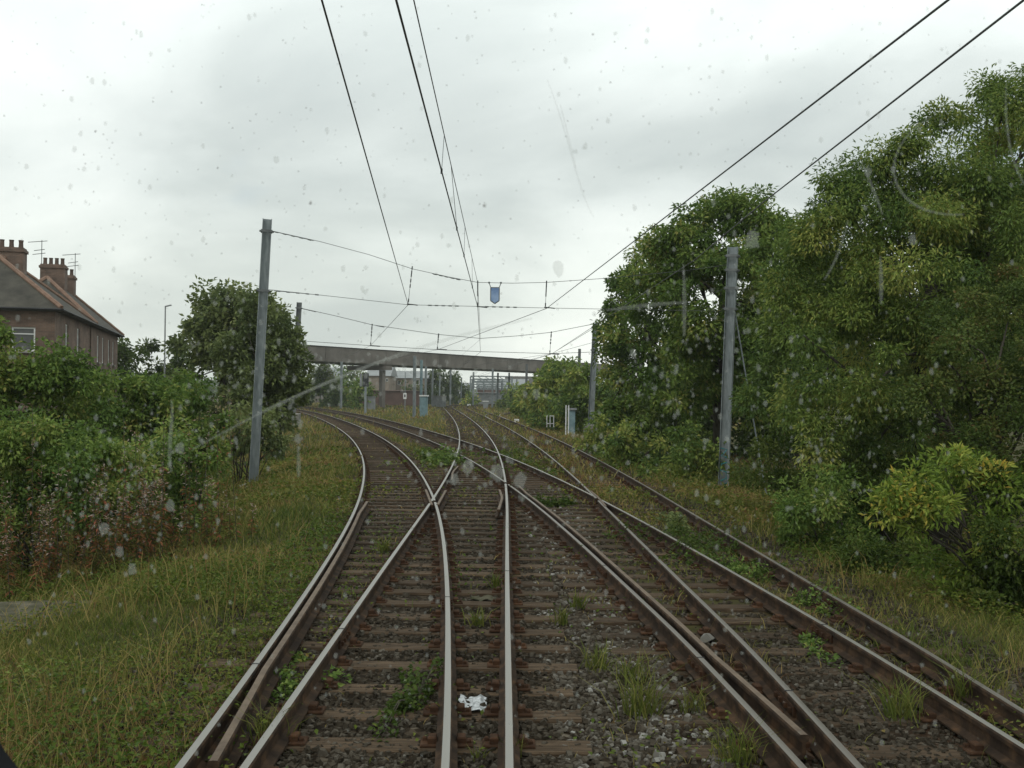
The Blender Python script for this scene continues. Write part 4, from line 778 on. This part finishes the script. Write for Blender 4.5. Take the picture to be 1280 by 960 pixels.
for i in (-1, 0, 1):
    mb = MB(); a_ = c + Vector((0, -.06, i * 4.6 * s_)); mb.tube([a_, a_ + Vector((0, -.22, 0))], 1.9 * s_, 10); keep(mb.build('lamp_hood', M['black']), sig)
mb = MB(); mb.box(c + Vector((-6 * s_, .05, 0)), (3 * s_, .1, 16 * s_)); keep(mb.build('ladder_plate', M['grey']), sig)
def cabinet(name, lab, x0, x1, y0, y1, Y, body, top_='white', cat='cabinet', doors=2):
    a_, b_ = at(x0, y1, Y), at(x1, y0, Y); c = (a_ + b_) / 2; zb = min(a_.z, float(gz(c.x, Y))) ; w_, h = b_.x - a_.x, b_.z - zb; root = empty(name, (c.x, Y, zb), lab, cat); dp = min(w_, 1.2)
    mb = MB(); mb.box((c.x, Y + dp / 2, zb + h / 2 - .04), (w_, dp, h - .08), bev=.02); keep(mb.build('body', M[body]), root)
    mb = MB(); mb.box((c.x, Y + dp / 2 - .03, b_.z - .02), (w_ + .18, dp + .2, .13)); keep(mb.build('lid', M[top_]), root)
    for i in range(doors):
        mb = MB(); mb.box((a_.x + w_ * (i + .5) / doors, Y - .01, zb + h * .5), (w_ / doors - .07, .03, h * .82)); d = keep(mb.build('door', M[body]), root)
cabinet('relay_cabinet', 'tall blue grey cabinet with a white lid in the grass between the tracks', 524.5, 534, 494.5, 520, 108, 'bluegrey', doors=1)
cabinet('relay_cabinet', 'small grey cabinet right of the black signal', 459, 468, 496, 506, 150, 'grey', 'grey')
cabinet('concrete_box', 'low concrete box with pale lid right of the blue grey cabinet', 540, 557, 495, 504, 190, 'grey', 'concrete', doors=3)
cabinet('white_cabinet', 'small white topped cabinet left of the far depot masts', 603.5, 610, 501.5, 508.5, 170, 'grey', 'white', doors=2)
cabinet('relay_cabinet', 'blue grey cabinet beside the white posts at the foot of the smaller right mast', 711, 719, 511, 534, 66, 'bluegrey', 'grey', doors=1)
sg, tp = post_thing('sign_post', 'small white plate on a thin post left of the tall leaning mast', 'sign', 506, 465, 513, 125, 1.0)
mb = MB(); c = at(506, 495, 125); mb.box(c + Vector((0, -.1, 0)), (.38, .04, .72)); keep(mb.build('plate', M['white']), sg)
mb = MB(); mb.box(c + Vector((0, -.125, .02)), (.16, .012, .34)); keep(mb.build('plate_mark', M['black']), sg)
for px, lab in ((707, 'left one of two white posts at the edge of the right bushes'), (710.3, 'right one of two white posts at the edge of the right bushes')): post_thing('white_post', lab, 'post', px, 506.5, 537, 62, 1.5, 'white')
# little white railing
fr = empty('small_railing', at(687, 530, 70), 'small white railing in the grass left of the two white posts', 'railing')
for x in (683.5, 687.5, 692): mb = MB(); mb.tube([at(x, 534, 70), at(x, 519.5, 70)], .03, 5); keep(mb.build('post', M['white']), fr)
for y_ in (520, 529.5): mb = MB(); mb.tube([at(683.5, y_, 70), at(692, y_, 70)], .028, 5); keep(mb.build('bar', M['white']), fr)
for (px, py, Y, w_, h, lab) in [(645.5, 525.5, 88, .42, .22, 'small white marker block beside the far branch track'), (586, 503.5, 215, .7, .3, 'tiny white block lying at the far bend')]:
    c = at(px, py, Y); gb = float(gz(c.x, c.y)); mb = MB(); mb.box((c.x, c.y, gb + h / 2 + .05), (w_, w_ * .7, h + .1), bev=.03); tag(mb.build('marker_block', M['white']), lab, 'marker')
# ------------------------------------------------------------------ buildings
def uvbox(me):
    uv = me.uv_layers.new(name='UVMap')
    for p_ in me.polygons:
        n_ = p_.normal; t_ = Vector((-n_.y, n_.x, 0)); t_ = t_.normalized() if t_.length > .1 else Vector((1, 0, 0))
        for li in p_.loop_indices: v = me.vertices[me.loops[li].vertex_index].co; uv.data[li].uv = (v.dot(t_), v.z if abs(n_.z) < .7 else v.y)
def house(c0, dirv, length, depth, z0, ze, zr, lab, wins, hip, chim, face_wins=(), hipL=True, wallm='brick', roofm='slate', ridge=True, over_=.35):
    c0 = Vector((c0[0], c0[1], 0)); d = Vector((*dirv, 0)).normalized(); n = Vector((-d.y, d.x, 0))    # n points away from the railway
    root = empty('brick_house', (c0.x, c0.y, z0), lab, 'house')
    pt = lambda a_, b_, z: c0 + d * a_ + n * b_ + Vector((0, 0, z))
    # walls with real window openings on the railway side: built from strips round the openings
    mb = MB(); th = .3
    def wallstrip(o, u, vn, L, ops):
        xs_ = sorted({0, L, *[o_[0] for o_ in ops], *[o_[1] for o_ in ops]}); zs_ = sorted({z0, ze, *[o_[2] for o_ in ops], *[o_[3] for o_ in ops]})
        for i in range(len(xs_) - 1):
            for j in range(len(zs_) - 1):
                xm, zm = (xs_[i] + xs_[i+1]) / 2, (zs_[j] + zs_[j+1]) / 2
                if any(o_[0] < xm < o_[1] and o_[2] < zm < o_[3] for o_ in ops): continue
                a_, b_ = o + u * xs_[i], o + u * xs_[i+1]; mb.add([a_ + Vector((0, 0, zs_[j])), b_ + Vector((0, 0, zs_[j])), b_ + Vector((0, 0, zs_[j+1])), a_ + Vector((0, 0, zs_[j+1]))], [(0, 1, 2, 3)])
        for x0, x1, za, zb in ops:
            a_, b_ = o + u * x0, o + u * x1; i_ = vn * .14
            for p_, q_ in (((a_, za), (a_, zb)), ((b_, zb), (b_, za)), ((a_, zb), (b_, zb)), ((b_, za), (a_, za))):
                P0, P1 = p_[0] + Vector((0, 0, p_[1])), q_[0] + Vector((0, 0, q_[1])); mb.add([P0, P1, P1 + i_, P0 + i_], [(0, 1, 2, 3)])
    wallstrip(c0, d, n, length, wins); wallstrip(c0, n, d, depth, face_wins)
    wallstrip(c0 + n * depth, d, -n, length, []); wallstrip(c0 + d * length, n, -d, depth, [])
    o = mb.build('wall', M[wallm]); uvbox(o.data); keep(o, root)
    def window(o_, u, vn, x0, x1, za, zb, lab_=None):
        fr_ = MB(); R_ = Matrix((u, vn, Vector((0, 0, 1)))).transposed(); cc = o_ + u * (x0 + x1) / 2 + vn * .10; w_, h = x1 - x0, zb - za; zc = (za + zb) / 2
        for dx, dz, sx, sz in ((0, h/2-.04, w_, .08), (0, -h/2+.04, w_, .08), (-w_/2+.04, 0, .08, h-.16), (w_/2-.04, 0, .08, h-.16), (0, h*.22, w_-.16, .05)): fr_.box(cc + u * dx + Vector((0, 0, zc + dz)), (sx, .07, sz), rot=R_)
        f_ = keep(fr_.build('window', M['white']), root); g_ = MB(); g_.box(cc + vn * .03 + Vector((0, 0, zc)), (w_ - .1, .01, h - .1), rot=R_); q_ = g_.build('pane', M['glass']); q_.parent = f_; q_.matrix_parent_inverse = (f_.matrix_parent_inverse.inverted() if False else Matrix.Identity(4))
        q_.matrix_parent_inverse = Matrix.Identity(4)
        s2 = MB(); s2.box(o_ + u * (x0 + x1) / 2 - vn * .03 + Vector((0, 0, za - .05)), (w_ + .16, .2, .09), rot=R_); keep(s2.build('sill', M['concrete']), root)
        return f_
    for x0, x1, za, zb in wins: window(c0, d, n, x0, x1, za, zb)
    for x0, x1, za, zb in face_wins: window(c0, n, d, x0, x1, za, zb)
    # hipped roof with a thickness, eaves, gutters and ridge tiles
    e = over_; a0, a1, b0_, b1 = -e, length + e, -e, depth + e; m_ = depth / 2; r0, r1 = (hip if hip else -e), (length - hip if hip else length + e); zE = ze - .05
    top_ = [pt(a0, b0_, zE), pt(a1, b0_, zE), pt(a1, b1, zE), pt(a0, b1, zE), pt(r0, m_, zr), pt(r1, m_, zr)]; low = [v + Vector((0, 0, -.14)) for v in top_[:4]]
    mb = MB(); mb.add(top_ + low, [(0, 1, 5, 4), (1, 2, 5), (2, 3, 4, 5), (3, 0, 4), (0, 6, 7, 1), (1, 7, 8, 2), (2, 8, 9, 3), (3, 9, 6, 0), (6, 9, 8, 7)]); rf = keep(mb.build('roof', M[roofm]), root)
    if ridge:
        for p_, q_ in ((0, 4), (3, 4), (1, 5), (2, 5), (4, 5)):
            mb = MB(); k = max(2, int((top_[q_] - top_[p_]).length / .45)); mb.tube([top_[p_].lerp(top_[q_], i / k) + Vector((0, 0, .03 + (.015 if i % 2 else 0))) for i in range(k + 1)], .13, 6); keep(mb.build('ridge_tiles', M['ridge']), root)
        mb = MB(); mb.tube([pt(a0, b0_ - .06, zE - .05), pt(a1, b0_ - .06, zE - .05)], .06, 6); mb.tube([pt(a0 - .06, b0_, zE - .05), pt(a0 - .06, b1, zE - .05)], .06, 6); keep(mb.build('gutter', M['black']), root)
    for (ca, cb, cw, cd, zt, pots, aerial) in chim:
        R_ = Matrix((d, n, Vector((0, 0, 1)))).transposed(); zb_ = zr - 1.1; cc = pt(ca, cb, 0); mb = MB(); mb.box(cc + Vector((0, 0, (zb_ + zt) / 2)), (cw, cd, zt - zb_), rot=R_); mb.box(cc + Vector((0, 0, zt - .18)), (cw + .14, cd + .14, .16), rot=R_)
        o = mb.build('chimney', M['brick']); uvbox(o.data); keep(o, root)
        for i in range(pots):
            q = cc + (n * (cd / 2 - .22 - i * (cd - .44) / max(1, pots - 1))); mb = MB(); mb.tube([q + Vector((0, 0, zt)), q + Vector((0, 0, zt + .12)), q + Vector((0, 0, zt + random.uniform(.3, .42))), q + Vector((0, 0, zt + .45))], [.15, .13, .12, .145], 8); keep(mb.build('chimney_pot', M['pot']), root)
        if aerial:
            mb = MB(); q = cc + n * (aerial * cd / 2) + Vector((0, 0, zt - .3)); mb.tube([q, q + Vector((0, 0, 1.9))], .025, 5)
            for hh, wd in ((1.85, .9), (1.3, .5), (1.05, .6)): mb.tube([q + Vector((-wd, 0, hh - .1)), q + Vector((wd * .4, 0, hh))], .022, 4)
            keep(mb.build('aerial', M['galv_dark']), root)
    return root
dH = (-.245, .97); ZE, ZR, Z0 = 6.2, 9.25, 1.0
house((-22.9, 52.0), dH, 11.7, 7.4, Z0, ZE, ZR, 'nearest brick house with hipped slate roof and orange ridge tiles at the left edge', [(3.1, 4.0, 3.9, 5.6), (6.9, 7.8, 3.9, 5.6), (3.0, 4.2, 1.4, 2.9), (6.8, 8.0, 1.4, 2.9)], 4.1, [(6.9, 3.7, 1.0, 1.9, 9.95, 4, 1)], face_wins=[(.9, 2.0, 4.0, 5.2), (4.6, 6.2, 4.0, 5.2)])
o_ = Vector((-22.9, 52.0, 0)) + Vector((*dH, 0)).normalized() * 12.3
house((o_.x, o_.y), dH, 13.2, 6.4, Z0, ZE, ZR, 'farther brick house behind the nearest one, with two chimneys', [(2.6, 3.6, 3.9, 5.6), (5.0, 5.9, 3.9, 5.6), (8.0, 8.9, 3.9, 5.6), (10.4, 11.3, 3.9, 5.6)], 3.6, [(5.4, 3.1, 1.0, 1.5, 10.3, 4, 1), (10.0, 3.1, 1.0, 1.2, 10.1, 3, -1)])
# lamp post
b0 = at(205.5, 470, 80); t0 = at(206.5, 383, 80); b0.z = 0; lpst = empty('street_lamp', b0, 'tall thin street lamp standing against the sky right of the houses', 'street lamp')
mb = MB(); mb.tube([b0, b0.lerp(t0, .3), t0], [.09, .07, .05], 8); keep(mb.build('post', M['grey']), lpst)
mb = MB(); mb.box(t0 + Vector((.22, 0, .05)), (.5, .18, .09), rot=Matrix.Rotation(-.25, 3, 'Y'), bev=.02); keep(mb.build('lamp_head', M['grey']), lpst)
# buildings beyond the bridge
def block(name, lab, x0, x1, ytop, ybot, Y, depth, wall, roof, rise, wins=(), cat='building', gable='x'):
    a_, b_ = at(x0, ybot, Y), at(x1, ytop, Y); zb = min(a_.z, -.2); root = empty(name, ((a_.x + b_.x) / 2, Y, zb), lab, cat); w_ = b_.x - a_.x
    mb = MB(); mb.box(((a_.x + b_.x) / 2, Y + depth / 2, (zb + b_.z) / 2), (w_, depth, b_.z - zb)); keep(mb.build('wall', M[wall]), root)
    e = .4; z = b_.z + .004; X0, X1, Ya, Yb = a_.x - e, b_.x + e, Y - e, Y + depth + e
    if gable == 'x': vs = [(X0, Ya, z), (X1, Ya, z), (X1, Yb, z), (X0, Yb, z), (X0, (Ya+Yb)/2, z + rise), (X1, (Ya+Yb)/2, z + rise)]; fs = [(0, 1, 5, 4), (2, 3, 4, 5), (1, 2, 5), (3, 0, 4), (3, 2, 1, 0)]
    else: vs = [(X0, Ya, z), (X1, Ya, z), (X1, Yb, z), (X0, Yb, z), ((X0+X1)/2, Ya, z + rise), ((X0+X1)/2, Yb, z + rise)]; fs = [(0, 4, 5, 3), (1, 2, 5, 4), (0, 1, 4), (2, 3, 5), (3, 2, 1, 0)]
    mb = MB(); mb.add(vs, fs); keep(mb.build('roof', M[roof]), root)
    for (u0, u1, v0, v1) in wins:
        p0, p1 = at(u0, v1, Y), at(u1, v0, Y); mb = MB(); mb.box(((p0.x + p1.x) / 2, Y - .02, (p0.z + p1.z) / 2), (p1.x - p0.x, .08, p1.z - p0.z)); f_ = keep(mb.build('window', M['white']), root)
        mb = MB(); mb.box(((p0.x + p1.x) / 2, Y - .07, (p0.z + p1.z) / 2), ((p1.x - p0.x) * .8, .03, (p1.z - p0.z) * .82)); keep(mb.build('pane', M['glass']), root)
    return root
block('cottage', 'cottage with grey slate roof seen under the left bridge end', 394, 408, 470, 490, 250, 9, 'brick', 'slate', 3.0, [(398, 400.5, 474, 479)], gable='y')
block('cottage', 'lower cottage with pale grey roof right of the slate one', 408.5, 424, 472, 490, 262, 8, 'pale_render', 'greyroof', 2.6, [(412, 414.5, 476, 480)])
block('brick_building', 'pale brick building with a gable right of the black signal', 459, 486, 470, 492, 230, 14, 'pale_render', 'greyroof', 2.6, [(474, 476.5, 471, 480), (482, 485, 465 + 8, 477)], gable='x')
block('long_shed', 'long low pale shed with light roof behind the bridge pier', 488, 533, 473, 492, 245, 18, 'pale_render', 'greyroof', 1.9, [(497, 500.5, 476, 481), (519, 524, 474.5, 481), (506, 508, 476, 480)])
block('depot_shed', 'grey depot shed with red brown wall behind the far masts', 596, 660, 486, 500, 300, 30, 'redwall', 'greyroof', 3.0, [])
block('depot_shed', 'grey metal depot building left of the far masts', 572, 588, 482, 503, 270, 12, 'grey', 'greyroof', .8, [(574, 580, 490, 498), (580.5, 583.5, 485, 489)])
block('depot_shed', 'dark far shed low behind the right far masts', 632, 690, 480, 500, 330, 20, 'grey', 'slate', 2.5, [])
block('depot_wall', 'long pale grey wall in front of the red brown depot shed', 590, 664, 492, 503, 262, .4, 'grey', 'grey', .1, [], 'wall')
block('brick_wall', 'dark red brick wall behind the signal and bridge pier', 452, 530, 489, 500, 205, .5, 'redwall', 'redwall', .1, [], 'wall')
gt = empty('gantry', at(612, 500, 235), 'white steel gantry frames over the far depot tracks', 'gantry')
for i, (x0, x1, y_, Y) in enumerate([(588, 640, 470.5, 235), (590, 628, 474, 240), (592, 640, 477, 250), (588, 620, 480.5, 262), (596, 652, 483, 258)]):
    mb = MB(); a_, b_ = at(x0, y_, Y), at(x1, y_, Y); mb.box((a_ + b_) / 2, ((b_ - a_).length, .3, .28)); mb.box((a_ + b_) / 2 - Vector((0, 0, .75)), ((b_ - a_).length, .3, .22))
    k = int((b_ - a_).length / 1.4)
    for j in range(k): c = a_.lerp(b_, j / k); mb.tube([c, c + Vector((1.3, 0, -.7)) * (1 if j % 2 else 1)], .07, 4)
    keep(mb.build('beam', M['galv']), gt)
    for q in (a_, b_): mb = MB(); mb.tube([Vector((q.x, q.y, -.3)), q], .16, 6); keep(mb.build('leg', M['galv']), gt)
fw = MB()
# far tree line closing the horizon
n = 26000; A = rng.uniform(-1.1, 1.1, n); Yd = rng.uniform(420, 520, n); X = np.tan(A) * Yd; hh = 6 + 2.6 * np.sin(X * .03) + 2 * np.sin(X * .11 + 1); Z = -.3 + rng.random(n) ** .8 * hh
P = np.stack([X, Yd, Z], 1); tag(link('far_woods', leaves(P, rng.normal(size=(n, 3)), rng.normal(size=(n, 3)) + [0, -1, .5], 2.4 * rng.uniform(.6, 1.3, n), 1.7, rng.uniform(0, .8, n), M['leaf_dark'])), kind='stuff')

# ------------------------------------------------------------------ litter
def sheet(name, lab, px, py, wpx, hpx, z=-.18, seed=1, cat='litter', mm='paper'):
    r_ = random.Random(seed); c = onz(px, py, z); s_ = c.y / F; W_ = wpx * s_; D_ = hpx * s_ / ((EYE - z) / c.y) * .8; n = 9; vs = []; fs = []
    for i in range(n):
        for j in range(n): u, v = i / (n - 1) - .5, j / (n - 1) - .5; k = .8 + .25 * r_.random() if max(abs(u), abs(v)) > .45 else 1; vs.append((c.x + u * W_ * k, c.y + v * D_ * k, c.z + r_.uniform(0, .022) + .01 * math.sin(9 * u) ))
    for i in range(n - 1):
        for j in range(n - 1): a_ = i * n + j; fs.append((a_, a_ + n, a_ + n + 1, a_ + 1))
    mb = MB(); mb.add(vs, fs); o = mb.build(name, M[mm]); md = o.modifiers.new('thick', 'SOLIDIFY'); md.thickness = .002; tag(o, lab, cat)
sheet('plastic_sheet', 'crumpled white plastic sheet lying between the middle rails', 591, 881, 36, 24, seed=3)
sheet('rag', 'pale dirty rag between the middle rails beyond the plastic sheet', 605, 749, 34, 7, seed=5, mm='slab')
for i, (px, py, r_, lab) in enumerate([(884, 800, 7, 'pale stone lying against the check rail'), (894, 808, 5, 'smaller pale stone beside the check rail')]):
    c = onz(px, py, -.17); s_ = r_ * c.y / F; Vv, Ff = boxes8(np.array([c.x]), np.array([c.y]), np.array([-.17 + s_ * .4]), np.array([s_])); me = npmesh('stone', Vv, Ff, [M['concrete']]); tag(link('loose_stone', me), lab, 'stone')

# ------------------------------------------------------------------ the train's windscreen, dirty from outside
WY = 0.9
ws = empty('train_windscreen', (0, WY, 0), 'dirty train windscreen that the whole view is seen through, black rubber seal at lower left', 'windscreen')
x0, x1, z0, z1, rc = -.462, 1.05, 1.765, 3.0, .10
def ring(off):
    pts = []
    for (cx0, cz0, a0) in ((x1 - rc, z1 - rc, 0), (x0 + rc, z1 - rc, 90), (x0 + rc, z0 + rc, 180), (x1 - rc, z0 + rc, 270)):
        for i in range(9): a_ = math.radians(a0 + i * 90 / 8); pts.append((cx0 + (rc + off) * math.cos(a_), cz0 + (rc + off) * math.sin(a_)))
    return pts
r0 = ring(0); mb = MB(); mb.add([(x, WY, z) for x, z in r0], [tuple(range(len(r0)))]); keep(mb.build('glass', M['clear']), ws)
mb = MB(); n = len(r0); vs = []
for off, yy in ((-.004, WY - .012), (.03, WY - .012), (.03, WY + .014), (-.004, WY + .014)): vs += [(x, yy, z) for x, z in ring(off)]
fs = [(a_ * n + i, a_ * n + (i + 1) % n, ((a_ + 1) % 4) * n + (i + 1) % n, ((a_ + 1) % 4) * n + i) for a_ in range(4) for i in range(n)]; mb.add(vs, fs); keep(mb.build('rubber_seal', M['rubber'], smooth=False), ws)
mb = MB(); mb.box(((x0 + x1) / 2, WY + .02, .95), (x1 - x0 + .3, .03, 1.55)); keep(mb.build('front_panel', M['cream']), ws)
def glass_pt(px, py, e=0): p = at(px, py, WY - .004 - e); return p
def fleck(mb, px, py, r_, k=8, asp=1.0, e=0, rot=0.0):
    a0 = random.uniform(0, 6.28); pts = []
    for i in range(k):
        a_ = a0 + i * 2 * math.pi / k; q = r_ * random.uniform(.7, 1.15); dx, dy = q * math.cos(a_), q * math.sin(a_) * asp; pts.append(glass_pt(px + dx, py + dy, e))
    mb.add(pts, [tuple(range(k))])
mb = MB()
hot = [(150, 640, 120, 60), (190, 560, 100, 80), (600, 580, 90, 40), (800, 500, 130, 120), (330, 470, 90, 80), (900, 420, 120, 100), (1000, 560, 120, 90), (480, 470, 120, 25)]
for i in range(2300):
    if random.random() < .5: h_ = random.choice(hot); px, py = random.gauss(h_[0], h_[2] * .6), random.gauss(h_[1], h_[3] * .6)
    else: px, py = random.uniform(10, 1270), random.uniform(10, 950)
    if not (5 < px < 1275 and 5 < py < 950): continue
    if (px < 40 and py > 880): continue
    fleck(mb, px, py, random.choice((.6, .7, .8, 1.0, 1.2, 1.4, 1.7, 2.2, 2.9)) , 8, random.uniform(1, 1.8), e=.0004 * (i % 4))
for (px, py, r_) in [(372, 548, 5), (375, 530, 4), (697, 335, 8), (345, 200, 4), (150, 690, 6), (165, 712, 6), (212, 632, 6), (225, 560, 6), (620, 590, 9), (650, 600, 8), (568, 600, 6), (585, 585, 7), (670, 492, 6), (1140, 300, 6), (1085, 215, 5), (940, 300, 10), (130, 660, 6)]: fleck(mb, px, py, r_, 10, 1.4, e=.002)
tag(keep(mb.build('dirt_specks', M['dirt']), ws), kind='stuff')
mb = MB()
for i in range(520): fleck(mb, random.uniform(5, 1270), random.uniform(5, 560) ** 1.0, random.choice((.7, .9, 1.2)), 6, .8, e=.0003)
for (px, py, r_) in [(388, 254, 2.4), (119, 164, 1.8), (605, 257, 1.8), (741, 43, 1.6), (763, 103, 1.5), (272, 210, 1.5)]: fleck(mb, px, py, r_, 8, 1, e=.003)
tag(keep(mb.build('fly_specks', M['dirt_dark']), ws), kind='stuff')
def streak(pts, w0, w1, e=.003):
    mb = MB(); n = 22; P = [Vector((p_[0], p_[1])) for p_ in pts]; vs = []
    def bez(t_):
        q = P[:]
        while len(q) > 1: q = [q[i].lerp(q[i+1], t_) for i in range(len(q) - 1)]
        return q[0]
    for i in range(n + 1):
        t_ = i / n; p_ = bez(t_); d = bez(min(1, t_ + .01)) - bez(max(0, t_ - .01)); d.normalize(); w_ = (w0 + (w1 - w0) * t_) * (.35 + .65 * math.sin(math.pi * min(1, max(0, t_))) ) / 2 + .3
        vs += [glass_pt(p_.x - d.y * w_, p_.y + d.x * w_, e), glass_pt(p_.x + d.y * w_, p_.y - d.x * w_, e)]
    mb.add(vs, [(2*i, 2*i+1, 2*i+3, 2*i+2) for i in range(n)]); return keep(mb.build('smear', M['smear']), ws)
streak([(240, 562), (330, 510), (470, 445), (560, 420), (665, 398)], 3, 5); streak([(330, 512), (430, 468), (500, 442)], 1.5, 2.5, .0036)
streak([(758, 388), (800, 381), (858, 378)], 4, 5); streak([(1165, 145), (1085, 190), (1110, 275), (1205, 268)], 2, 4); streak([(1258, 100), (1252, 190), (1285, 238)], 2, 3)
streak([(1075, 200), (1090, 230), (1103, 268)], 2, 4); streak([(1060, 275), (1050, 320), (1030, 350)], 2, 3); streak([(684, 100), (712, 170), (722, 240), (742, 272)], 1.4, 1.2); streak([(214, 500), (218, 530), (208, 550), (214, 590)], 4, 5); streak([(700, 130), (720, 210)], 1.5, 1)
for (px, py, h_) in [(854, 330, 90), (372, 560, 36), (1100, 320, 60)]: streak([(px, py), (px + 2, py + h_ / 2), (px + 1, py + h_)], 3, 6, .0042)


# ------------------------------------------------------------------ added haze volume: lifts darks like the dirty glass's veil, pales the distance
mb = MB(); mb.box((0, 2200, 8), (6400, 4900, 23)); hz = mb.build('haze', []); 
m = bpy.data.materials.new('veil_haze'); m.use_nodes = True; t = m.node_tree; t.nodes.clear(); v_ = nd(t, 'ShaderNodeVolumePrincipled'); v_.inputs['Color'].default_value = (.86, .9, .88, 1); v_.inputs['Density'].default_value = 0.0004; v_.inputs['Anisotropy'].default_value = .2
o = nd(t, 'ShaderNodeOutputMaterial'); t.links.new(v_.outputs[0], o.inputs['Volume']); hz.data.materials.append(m); tag(hz, kind='stuff')
